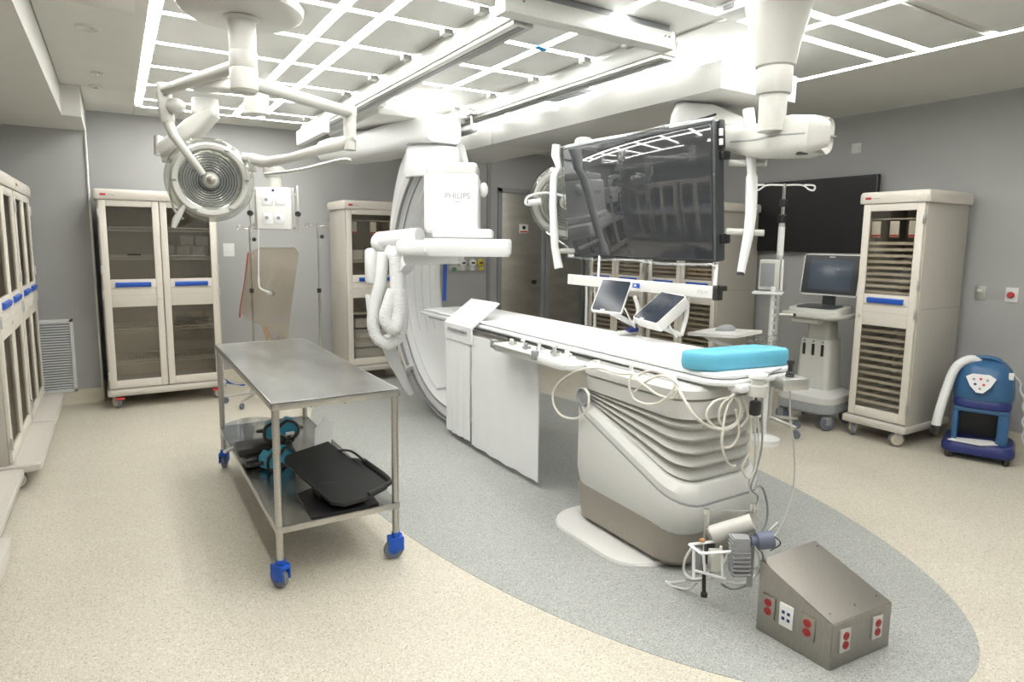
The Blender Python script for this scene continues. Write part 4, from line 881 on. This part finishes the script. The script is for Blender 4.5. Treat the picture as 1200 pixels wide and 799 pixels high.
# mouse tray
ty = thing('side_tray', 'white tray on an angled arm beside the far side of the patient table', 'tray', tuple(at(848, 392, 4.3)))
q4 = [at(806, 386, 4.2), at(838, 383, 4.45), at(893, 392, 4.35), at(862, 397, 4.1)]; zt = at(806, 388, 4.25).z
m = wmb(ty)
P4 = [Vector((p.x, p.y, 0)) for p in q4]
m.rings([[p+Vector((0, 0, z)) for p in P4] for z in (zt-.022, zt)]); m.obj('tray_top', 'white', ty)
m = wmb(ty); m.tube([at(826, 393, 4.2), at(840, 400, 4.2), at(866, 410, 4.25)], .016, 10, 5).cyl(at(866, 410, 4.25), Vector((2.84, 2.6, .89)), .02); m.obj('arm', 'white', ty)
m = wmb(ty); m.b2(at(845, 401, 4.3)+Vector((-.08, -.06, -.02)), at(875, 408, 4.3)+Vector((.05, .06, 0)), .01); m.obj('lower_box', 'white2', ty)
ms = at(850, 388, 4.3); ms.z = zt
o = MB(); R = []
for k in range(9):
    a = -1+2*k/8; w_ = .034*math.sqrt(max(.02, 1-a*a*.9)); h_ = .042*math.sqrt(max(.03, 1-(a-.1)**2*.78))
    R.append([(a*.065, w_*math.cos(PI*j/8), h_*math.sin(PI*j/8)) for j in range(9)])
o = o.rings(R).obj('computer_mouse', 'mgrey', None, ms); o.rotation_euler = (0, 0, -.5); tag(o, 'grey computer mouse on the white side tray', 'mouse')
# ================================================================== surgical lamps
def lamp_head(root, cen, nrm_, R0, tilt=0, handle=True):
    n_ = Vector(nrm_).normalized(); u = n_.orthogonal().normalized()
    def lm(): m = MB(); m.X = Matrix.Translation(-Vector(root.location)); return m
    c_ = Vector(cen)
    lm().lathe([(R0*.80, .0), (R0*.84, .02), (R0*.93, .025), (R0*.99, .008), (R0, -.02), (R0*.97, -.045), (R0*.88, -.05), (R0*.82, -.03), (R0*.80, 0)], c_, n_, 56, cap=False).obj('outer_ring', 'lampw', root)
    lm().lathe([(R0*1.0, .006), (R0*1.09, -.01), (R0*1.13, -.05), (R0*1.10, -.10), (R0*1.0, -.11)], c_, n_, 56, cap=False).obj('glass_ring', 'lampglass', root)
    pr = []
    N = 20
    for k in range(N+1):
        r_ = R0*(.82-(.82-.2)*k/N); h_ = -.10+.075*(r_/(R0*.82))**2
        pr.append((r_, h_+(.010 if k % 2 else -.008)))
    lm().lathe(pr, c_, n_, 56, cap=False).obj('reflector', 'mirror', root)
    lm().lathe([(R0*1.0, -.06), (R0*.92, -.10), (R0*.6, -.15), (R0*.2, -.17), (.001, -.17)], c_, n_, 48, cap=False).obj('back_shell', 'lampw', root)
    lm().lathe([(R0*.2, -.11), (R0*.21, -.02), (R0*.15, .015), (R0*.11, .02), (.001, .02)], c_, n_, 28).obj('hub', 'lampw', root)
    lm().lathe([(R0*.11, .015), (R0*.12, .03), (R0*.05, .045), (.016, .05), (.014, .12), (.001, .125)], c_, n_, 20).obj('handle', 'taupe', root)
    v = n_.cross(u)
    for k in range(6):
        a = k*PI/3+.3; d_ = u*math.cos(a)+v*math.sin(a); q_ = c_+d_*R0*.9+n_*.028
        lm().box(q_, (.03, .03, .014), .004).obj('ring_bolt', 'mgrey', root)
    g = lm()
    for k in range(1, 9):
        r_ = R0*(.78-.065*k); h_ = -.10+.075*(r_/(R0*.82))**2+.006
        g.lathe([(r_, h_), (r_-R0*.016, h_+.001), (r_-R0*.016, h_-.004), (r_, h_-.004), (r_, h_)], c_, n_, 48, cap=False)
    g.obj('reflector_grooves', 'mgrey', root)
L = thing('surgical_lamp', 'large round surgical lamp on jointed white ceiling arms above the steel table', 'surgical lamp', (.62, 3.82, 2.74))
kx, ky = at(285, 70, 3.3).x, at(285, 70, 3.3).y
L.location = (kx, ky, 2.74)
m = wmb(L); m.lathe([(.30, 2.74), (.31, 2.735), (.30, 2.70), (.262, 2.675), (.001, 2.67)], (kx, ky, 0), n=48); m.obj('ceiling_canopy', 'lampw', L)
m = wmb(L); m.lathe([(.075, 2.67), (.09, 2.668), (.068, 2.655), (.065, 2.40)], (kx, ky, 0), n=28); m.obj('column', 'lampw', L)
m = wmb(L); m.lathe([(.066, 2.505), (.069, 2.50), (.069, 2.425), (.066, 2.42), (.069, 2.415), (.069, 2.315), (.056, 2.30), (.001, 2.298)], (kx, ky, 0), n=28); m.obj('swivel', 'lampw', L)
el1 = at(192, 106, 4.2); el2 = at(410, 132, 4.2)
m = wmb(L); m.tube([at(282, 76, 3.32), el1], [.036, .034], 16).tube([el1+Vector((-.0, 0, .045)), el1+Vector((0, 0, -.02))], .045, 14); m.obj('upper_arm', 'lampw', L)
m = wmb(L); m.tube([at(290, 96, 3.32), el2], [.036, .036], 16).tube([el2+Vector((0, 0, .04)), el2+Vector((0, 0, -.02))], .045, 14); m.obj('upper_arm', 'lampw', L)
b1 = at(197, 143, 4.22)
m = wmb(L); m.tube([el1, at(194, 125, 4.2), b1], [.045, .048, .042], 14).sphere(at(206, 124, 4.18), .055, (1.1, 1, .9)); m.obj('elbow', 'lampw', L)
hc = at(247, 211, 4.55)
m = wmb(L); m.tube([b1, at(204, 160, 4.2), at(238, 204, 4.36)], [.034, .030, .022], 12); m.obj('spring_arm', 'lampw', L)
b2_ = at(410, 176, 4.22)
m = wmb(L); m.tube([el2, b2_], [.042, .040], 14); m.obj('elbow', 'lampw', L)
m = wmb(L); m.tube([at(416, 160, 4.2), at(403, 168, 4.22), at(380, 174, 4.25), at(340, 185, 4.35), at(315, 190, 4.45), at(298, 188, 4.55)], [.030, .042, .036, .030, .038, .034], 14).box(at(296, 193, 4.6), (.05, .06, .10), .01); m.obj('spring_arm', 'lampw', L)
m = wmb(L); m.tube([at(412, 188, 4.2), at(400, 187, 4.24), at(350, 199, 4.36), at(310, 204, 4.48)], .010, 8, 4); m.obj('arm_under_rod', 'alum', L)
ln = Vector((0, 0, 1.5))+Vector((at(260, 215, 1).x, at(260, 215, 1).y, 0)); nn = (Vector((0.35, 0, 1.72))-hc)
lamp_head(L, hc, nn, .262)
rt = at(292, 196, 4.62)
m = wmb(L); m.tube([at(296, 185, 4.62), at(280, 186, 4.70), at(262, 190, 4.75)], [.03, .03], 10); m.obj('yoke', 'lampw', L)
m = wmb(L); m.tube([at(216, 240, 4.5), at(206, 258, 4.48), at(203, 267, 4.47)], [.018, .024, .016], 12); m.obj('side_grip', 'lampw', L)
m = wmb(L); m.tube([at(224, 163, 4.6), at(205, 185, 4.62), at(199, 215, 4.62), at(204, 245, 4.6), at(214, 256, 4.58)], .010, 8, 6); m.obj('bumper_bar', 'lampw', L)
# second lamp behind the monitor
L2 = thing('surgical_lamp', 'second round surgical lamp half hidden behind the left edge of the big monitor', 'surgical lamp', (3.6, 4.9, 2.74))
lc = at(664, 238, 5.5); L2.location = (lc.x+.25, lc.y+.1, 2.45)
lamp_head(L2, lc, (CP-lc)+Vector((-.8, 0, -1.2)), .30)
m = wmb(L2); m.tube([lc+Vector((.1, .2, 0)), (lc.x+.25, lc.y+.35, 2.1), (lc.x+.25, lc.y+.1, 2.45)], .035, 12, 5); m.obj('arm', 'white', L2)
m = wmb(L2); m.tube([at(668, 231, 5.4), at(640, 226, 5.4), at(620, 230, 5.4), at(616, 238, 5.4), at(622, 240, 5.4), at(632, 238, 5.4)], [.011, .012], 8, 5); m.tube([at(619, 238, 5.4), at(634, 236, 5.4)], .028, 12); m.obj('side_handle', 'white2', L2)
m = wmb(L2); m.cyl(at(672, 294, 5.3), at(640, 272, 5.35), .010, n=8); m.obj('rim_rod', 'chrome', L2)
# ================================================================== equipment boom with service box
bo = thing('service_boom', 'white ceiling boom with a hanging socket box behind the surgical lamp', 'boom', (.9, 5.2, 2.74))
D0 = 4.9
j0 = at(300, 108, D0); bo.location = (j0.x, j0.y, 2.74)
m = wmb(bo); m.cyl((j0.x, j0.y, 2.74), (j0.x, j0.y, 2.50), .09, n=24); m.obj('ceiling_post', 'lampw', bo)
armbody([(*at(306, 101, D0), .08, .05), (*at(280, 100, D0), .12, .055), (*at(215, 97, 5.2), .12, .05), (*at(190, 94, 5.3), .08, .045)], 'upper_arm', 'lampw', bo)
m = wmb(bo); a_ = at(240, 116, 5.1); m.lathe([(.095, .0), (.10, -.02), (.10, -.12), (.085, -.135)], a_, n=28); m.obj('joint', 'mgrey' if 0 else 'lgrey', bo)
armbody([(*at(250, 132, 5.1), .09, .04), (*at(228, 150, 5.1), .10, .07), (*at(205, 168, 5.1), .09, .06), (*at(189, 176, 5.1), .05, .05)], 'lower_arm', 'lampw', bo)
m = wmb(bo); m.cyl(at(186, 160, 5.1), at(186, 182, 5.1), .035, n=16); m.obj('arm_end_post', 'alum', bo)
armbody([(*at(190, 183, 5.15), .05, .05), (*at(220, 182, 5.2), .06, .055), (*at(300, 188, 5.3), .06, .05), (*at(328, 194, 5.3), .05, .04)], 'cross_arm', 'lampw', bo)
m = wmb(bo); c0 = at(321, 203, 5.3); m.lathe([(.06, .05), (.085, .04), (.085, .0), (.07, -.03), (.058, -.04), (.058, -.16)], c0, n=24); m.obj('neck', 'lampw', bo)
bx = at(323, 245, 5.3); BX = Matrix.Translation(bx-Vector(bo.location)) @ Matrix.Rotation(-YAW*.6, 4, 'Z')
def bb(): g = MB(); g.X = BX; return g
svc = bb().box((0, 0, 0), (.27, .22, .34), .012, 3).obj('service_box', 'white', bo)
for sx in (-1, 1): bb().box((sx*.145, -.06, 0), (.02, .03, .34), .004).obj('box_flange', 'lampw', bo)
for (x, z) in ((-.05, .07), (.05, .07), (-.05, -.08), (.04, -.08)):
    bb().box((x, -.112, z), (.075, .006, .085), .002).obj('outlet_plate', 'white2', svc)
for (x, z) in ((-.055, .07), (-.055, -.075), (.035, -.075)): bb().cyl((x, -.12, z), (x, -.112, z), .014, n=14).obj('outlet', 'mgrey', svc)
bb().cyl((0, -.118, .145), (0, -.108, .145), .010, n=12).obj('badge', 'navy', svc)
for sx in (-1, 1):
    bb().box((sx*.185, -.08, .0), (.014, .02, .38), .003).obj('side_rail', 'alum', bo)
    bb().cyl((sx*.185, -.11, -.04), (sx*.185, -.07, -.04), .022, n=14).obj('rail_clamp', 'black', bo)
    bb().b2((sx*.16-.02, -.08, .1), (sx*.16+.02, -.06, .13)).b2((sx*.16-.02, -.08, -.15), (sx*.16+.02, -.06, -.12)).obj('rail_bracket', 'alum', bo)
# ================================================================== drip stands near the back wall
def drip(name, px, d, ytop, yb, lab, hooks=True):
    top = at(px, ytop, d); t = thing(name, lab, 'drip stand', (top.x, top.y, 0))
    m = wmb(t); m.cyl((top.x, top.y, .09), (top.x, top.y, 1.1), .012).cyl((top.x, top.y, 1.05), top, .008); m.obj('pole', 'chrome', t)
    m = wmb(t)
    for s_ in (-1, 1):
        b_ = Vector((top.x, top.y, top.z-.03)); X_ = CR*s_
        m.tube([b_, b_+X_*.06+Vector((0, 0, .012)), b_+X_*.10+Vector((0, 0, .0)), b_+X_*.115+Vector((0, 0, .018)), b_+X_*.10+Vector((0, 0, .034)), b_+X_*.07+Vector((0, 0, .025))], .0035, 6, 5)
    m.obj('hooks', 'chrome', t)
    m = wmb(t); m.lathe([(.02, 0), (.02, .04)], (top.x, top.y, 1.05), n=14).sphere((top.x+.035, top.y-.02, top.z-.12), .02); m.obj('knob', 'black', t)
    for k in range(5):
        a = 2*PI*k/5+.3; m = wmb(t); e = Vector((top.x+.27*math.cos(a), top.y+.27*math.sin(a), .07)); m.cyl((top.x, top.y, .10), e, .012, .010, 10); l = m.obj('foot', 'alum', t)
        m = wmb(t); m.lathe([(.001, -.01), (.028, -.01), (.03, 0), (.028, .01), (.001, .01)], (e.x, e.y, .03), (math.sin(a), -math.cos(a), 0), 16); m.obj('caster_wheel', 'castg', t)
    return t
t1 = drip('drip_stand', 292, 5.9, 265, 0, 'thin chrome drip stand left of the amber shield near the back wall')
t2 = drip('drip_stand', 372, 6.0, 262, 0, 'thin chrome drip stand between the amber shield and the cabinet behind the C-arm')
m = wmb(t1); m.cyl(at(303, 262, 5.6), at(303, 325, 5.6), .006); m.obj('side_rod', 'white2', t1)
m = wmb(t1); m.tube([at(291, 296, 5.85), at(287, 330, 5.85), at(282, 360, 5.85), at(281, 372, 5.85)], .008, 8, 5); m.obj('red_cord', 'cordred', t1)
# amber lead-acrylic shield
sp = [(305, 290), (345, 290), (350, 296), (344, 340), (340, 370), (337, 396), (322, 402), (311, 392), (306, 380), (288, 374), (282, 366), (289, 320), (293, 296)]
sh = thing('lead_acrylic_shield', 'amber see-through curved lead acrylic shield behind the steel table', 'shield', tuple(at(316, 345, 5.75)))
m = wmb(sh); m.rings([[at(x, y, 5.75+o_) for x, y in sp] for o_ in (0, .012)]); m.obj('acrylic_pane', 'amber', sh)
m = wmb(sh); P = [at(x, y, 5.745) for x, y in sp]; m.tube(P, .0028, 6, closed=True); m.obj('pane_edge', 'taupe', sh)
m = wmb(sh); m.lathe([(.001, .03), (.028, .025), (.03, 0), (.03, -.02)], at(317, 343, 5.72), -_f, 18); m.obj('mount_hub', 'chrome', sh)
m = wmb(sh); m.tube([at(303, 325, 5.62), at(304, 336, 5.66), at(309, 340, 5.68), at(317, 343, 5.7)], .009, 8, 5); m.obj('support_arm', 'white2', sh)
m = wmb(sh); m.tube([at(309, 383, 5.73), at(312, 392, 5.73), at(313, 399, 5.73)], .008, 8, 4); m.obj('orange_cord', 'orange', sh)
m = wmb(sh); m.cyl(at(322, 394, 5.74), at(322, 394, 5.70), .018, n=14); m.obj('lower_bolt', 'mgrey', sh)
# blue strap on the floor beside the double cabinet
o = MB().tube([at(262, 444, 7.0), at(268, 449, 6.9), at(276, 452, 6.85), at(286, 452, 6.8)], .018, 8, 4).obj('blue_strap', 'blue'); tag(o, 'blue strap lying on the floor right of the double cabinet', 'strap')
# ================================================================== drip stand in front of the television
iv = thing('drip_stand', 'tall silver drip stand with two wire hooks in front of the wall television', 'drip stand', tuple(Vector((at(903, 470, 5.35).x, at(903, 470, 5.35).y, 0))))
ix, iy = iv.location.x, iv.location.y; zt = at(920, 220, 5.35).z
m = wmb(iv); m.cyl((ix, iy, .10), (ix, iy, zt-.28), .024, n=18); m.obj('outer_pole', 'alum', iv)
m = wmb(iv); m.cyl((ix, iy, zt-.3), (ix, iy, zt+.01), .014, n=14); m.obj('inner_pole', 'chrome', iv)
m = wmb(iv); m.lathe([(.02, -.0), (.03, .01), (.03, .05), (.018, .06)], (ix, iy, zt-.17), n=16).lathe([(.026, -.0), (.032, .01), (.032, .06), (.018, .07)], (ix, iy, zt-.30), n=16); m.obj('clamp_collar', 'black', iv)
m = wmb(iv); m.lathe([(.0255, 0), (.0255, .23)], (ix, iy, zt-.56), n=18, cap=False); m.obj('pole_label', 'paper', iv)
m = wmb(iv)
for s_ in (-1, 1):
    b_ = Vector((ix, iy, zt)); X_ = CR*s_
    m.tube([b_, b_+X_*.14, b_+X_*.20+Vector((0, 0, -.035)), b_+X_*.235+Vector((0, 0, -.04)), b_+X_*.245+Vector((0, 0, -.015)), b_+X_*.225+Vector((0, 0, .0)), b_+X_*.16+Vector((0, 0, .002))], .0075, 8, 5)
m.obj('hooks', 'white', iv)
for k in range(5):
    a = 2*PI*k/5+.9; e = Vector((ix+.26*math.cos(a), iy+.26*math.sin(a), .09)); m = wmb(iv); m.cyl((ix, iy, .12), e, .018, .014, 10); m.obj('foot', 'alum', iv)
    m = wmb(iv); m.lathe([(.001, -.012), (.034, -.012), (.038, 0), (.034, .012), (.001, .012)], (e.x, e.y, .038), (math.sin(a), -math.cos(a), 0), 18); m.obj('caster_wheel', 'castg', iv)
# vital signs monitor stand with basket
vs = thing('vital_signs_stand', 'small patient monitor on a white pole with a wire basket, left of the drip stand', 'monitor stand', tuple(Vector((at(902, 400, 4.95).x, at(902, 400, 4.95).y, 0))))
vx, vy = vs.location.x, vs.location.y
m = wmb(vs); m.cyl((vx, vy, .06), (vx, vy, at(902, 335, 4.95).z), .017).lathe([(.12, .0), (.12, .04), (.03, .07)], (vx, vy, 0), n=24); m.obj('pole', 'white2', vs)
vc = at(901, 322, 4.9); VX = Matrix.Translation(vc-Vector(vs.location)) @ Matrix.Rotation(-YAW-.5, 4, 'Z')
g = MB(); g.X = VX; g.box((0, .05, 0), (.15, .10, .23), .012); g.obj('monitor_body', 'warm', vs)
g = MB(); g.X = VX; g.box((-.01, -.002, .0), (.10, .006, .18), .003); g.obj('monitor_screen', 'mgrey', vs)
g = MB(); g.X = VX; g.box((.0, .03, -.14), (.22, .16, .02), .006).cyl((.09, .03, -.12), (.09, .03, .12), .010); g.obj('shelf', 'white2', vs)
for k in range(7): m = wmb(vs); m.lathe([(.022, 0), (.026, .012), (.022, .024)], (vx+.01, vy, .82+k*.06), n=12); m.obj('pole_clamp', 'lgrey', vs)
bc = at(893, 400, 4.9)
m = wmb(vs)
for k in range(9):
    for s_ in (0, 1):
        x = -.1+.2*k/8; m.tube([bc+Vector((x, -.07, .05)), bc+Vector((x*.9, -.06, -.05)), bc+Vector((x*.9, .06, -.05)), bc+Vector((x, .07, .05))], .002, 4)
for z in (-.05, 0, .05): m.tube([bc+Vector((x, y, z)) for x, y in ((-.1, -.07), (.1, -.07), (.1, .07), (-.1, .07))], .003, 5, closed=True)
m.obj('wire_basket', 'chrome', vs)
t = iv
m = wmb(t); m.cyl(at(908, 368, 5.33), at(929, 369, 5.3), .012, n=10); m.obj('side_rod', 'alum', t); m = wmb(t); m.cyl(at(929, 369, 5.3), at(932, 369, 5.3), .014, n=10); m.obj('rod_tip', 'black', t)
# ================================================================== ultrasound cart
us = thing('ultrasound_cart', 'white wheeled ultrasound cart with a tilted flat screen beside the narrow cabinet', 'ultrasound', (5.18, 3.27, 0), -PI/2+.10)
p = rrect(.50, .52, .12, 5)
MB().rings([[(a*s_, b*s_, z) for a, b in p] for s_, z in ((.9, .13), (1, .15), (1, .215), (.98, .225))]).obj('base_bumper', 'mgrey', us)
MB().rings([[(a*s_, b*s_, z) for a, b in p] for s_, z in ((.99, .225), (1.0, .24), (.98, .28), (.8, .31), (.6, .32))]).obj('base_cover', 'lgrey', us)
MB().rings([[(a*s_, b*t_+.02, z) for a, b in rrect(.30, .26, .05, 4)] for s_, t_, z in ((1.0, 1, .30), (.93, .95, .5), (.86, .9, .74), (.84, .88, .75))]).obj('column', 'warm', us)
MB().rings([[(a*s_, b*t_+.04, z) for a, b in rrect(.30, .26, .05, 4)] for s_, t_, z in ((.66, .7, .74), (.64, .68, .93))]).obj('upper_column', 'warm', us)
for x in (-.08, 0, .08): MB().box((x, -.105, .66), (.024, .01, .10), .004).box((x, -.105, .745-.015), (.012, .01, .01), .003).obj('vent_slot', 'black', us)
MB().rings([[(a*s_, b*s_-.06, z) for a, b in rrect(.52, .44, .12, 5)] for s_, z in ((.8, .93), (.98, .95), (1, .965), (.98, .98))]).obj('handle_deck', 'warm', us)
MB().rings([[(a*s_, b*s_-.03, z+(-b)*-.08) for a, b in rrect(.44, .34, .08, 5)] for s_, z in ((1, .975), (1, 1.02), (.97, 1.03))]).obj('console', 'warm', us)
MB().rings([[(a, b-.05, z+b*.08) for a, b in rrect(.34, .22, .06, 5)] for z in (1.025, 1.034)]).obj('touch_surface', 'bezel', us)
MB().box((-.02, -.2, .915), (.24, .08, .03), .006).obj('drawer', 'warm', us)
MB().box((.02, .07, 1.09), (.10, .05, .13), .01).obj('screen_neck', 'bezel', us)
g = MB(); g.X = Matrix.Translation((.03, .05, 1.30)) @ Matrix.Rotation(-.16, 4, 'X')
g.rings([[(a*s_, y, b*s_) for a, b in rrect(.50, .36, .03, 4)] for s_, y in ((1, -.012), (1, .012), (.95, .035))]); g.obj('screen_casing', 'lgrey', us)
g = MB(); g.X = Matrix.Translation((.03, .05, 1.30)) @ Matrix.Rotation(-.16, 4, 'X'); g.box((0, -.0135, 0), (.475, .004, .335), .001); g.obj('screen_bezel', 'bezel', us)
g = MB(); g.X = Matrix.Translation((.03, .05, 1.30)) @ Matrix.Rotation(-.16, 4, 'X'); g.box((0, -.0165, -.005), (.36, .003, .26), .001); g.obj('screen_glass', 'dscreen', us)
g = MB(); g.X = Matrix.Translation((.03, .05, 1.30)) @ Matrix.Rotation(-.16, 4, 'X'); g.box((0, -.0165, .152), (.05, .003, .008)); g.obj('badge', 'lgrey', us)
for sx in (-1, 1):
    for sy in (-1, 1): caster(us, sx*.20, sy*.19, .065, 'castg', .6*sx+sy, fork='mgrey')
# ================================================================== blue patient warming unit
bw = thing('warming_unit', 'blue portable patient warming unit on a wheeled cart against the right wall', 'warming unit', (5.42, 2.10, 0), -PI/2+.35)
MB().rings([[(a*s_, b*s_, z) for a, b in rrect(.44, .42, .08, 5)] for s_, z in ((.96, .05), (1, .07), (1, .10), (.92, .13))]).obj('cart_base', 'navy', bw)
m = MB(); m.b2((-.17, -.14, .12), (-.13, .16, .37), .02).b2((.10, -.14, .12), (.17, .16, .37), .02).b2((-.15, .12, .12), (.15, .17, .37), .01).b2((-.17, -.15, .35), (.17, .17, .39), .02); m.obj('cart_frame', 'teal', bw)
m = MB(); m.b2((-.13, .1, .13), (.10, .115, .35)); m.obj('cart_opening', 'black', bw)
MB().rings([[(a*s_, b*s_, z) for a, b in rrect(.35, .33, .09, 5)] for s_, z in ((.9, .385), (1, .395), (1, .43), (.95, .445))]).obj('lower_band', 'navy', bw)
MB().rings([[(a*s_, b*s_+.01, z) for a, b in rrect(.37, .35, .13, 6)] for s_, z in ((.95, .44), (1, .46), (1, .53), (.95, .60), (.82, .67), (.60, .715), (.3, .73))]).obj('blower_housing', 'teal', bw)
g = MB(); g.tube([(-.10, -.02, .68), (-.07, -.03, .735), (0, -.03, .75), (.07, -.03, .735), (.10, -.02, .68)], .018, 10, 5); g.obj('carry_handle', 'teal', bw)
g = MB(); X = Matrix.Translation((-.02, -.182, .575)) @ Matrix.Rotation(-.22, 4, 'X'); g.X = X
g.prism([(-.09, .045), (-.05, .07), (.05, .07), (.09, .045), (.06, -.02), (.02, -.065), (-.02, -.065), (-.06, -.02)], -.012, .002, lambda a, b, h: (a, h, b)); pn = g.obj('control_face', 'white2', bw)
for x, z, mm in ((-.04, .03, 'mgrey'), (0, .035, 'redp'), (.04, .03, 'mgrey'), (-.03, -.005, 'navy'), (.02, -.005, 'redp'), (0, -.035, 'mgrey')):
    g = MB(); g.X = X; g.cyl((x, -.0145, z), (x, -.011, z), .009, n=12); g.obj('control_button', mm, pn)
MB().box((.15, -.10, .64), (.03, .02, .05), .004).obj('side_tag', 'paper', bw)
sx_ = [-.08, -.17, -.22, -.245, -.25]; 
hp = spline([Vector(p) for p in ((-.03, -.02, .70), (-.10, -.06, .73), (-.18, -.10, .66), (-.22, -.13, .50), (-.25, -.16, .32), (-.26, -.17, .22))], 12)
MB().tube(hp, [.030*(1+.08*(i % 2)) for i in range(len(hp))], 14).obj('air_hose', 'white2', bw)
MB().cyl((-.26, -.17, .225), (-.262, -.172, .17), .034, n=16).obj('hose_nozzle', 'black', bw)
hp = spline([Vector(p) for p in ((.10, .02, .66), (.18, .06, .62), (.235, .08, .45), (.25, .08, .28), (.26, .07, .13))], 8)
MB().tube([p+Vector((.008*math.cos(i*1.2), .008*math.sin(i*1.2), 0)) for i, p in enumerate(hp)], .007, 6).obj('coiled_cord', 'white2', bw)
for x, y in ((-.17, -.16), (.17, -.16), (-.17, .16), (.17, .16)):
    MB().lathe([(.001, -.015), (.036, -.015), (.04, 0), (.036, .015), (.001, .015)], (x, y, .04), (1, .3, 0), 18).cyl((x, y, .04), (x, y, .07), .012).obj('caster_wheel', 'black', bw)
g = MB().prism([(-.18, -.20), (.02, -.22), (.13, -.13), (.08, -.06), (-.14, -.08)], .131, .137, lambda a, b, h: (a, b, h+.008*math.sin(a*20))); o = g.obj('paper_sheet', 'paper', None, bw.location); o.rotation_euler = bw.rotation_euler
tag(o, 'creased white paper lying on the base of the blue warming unit', 'paper')
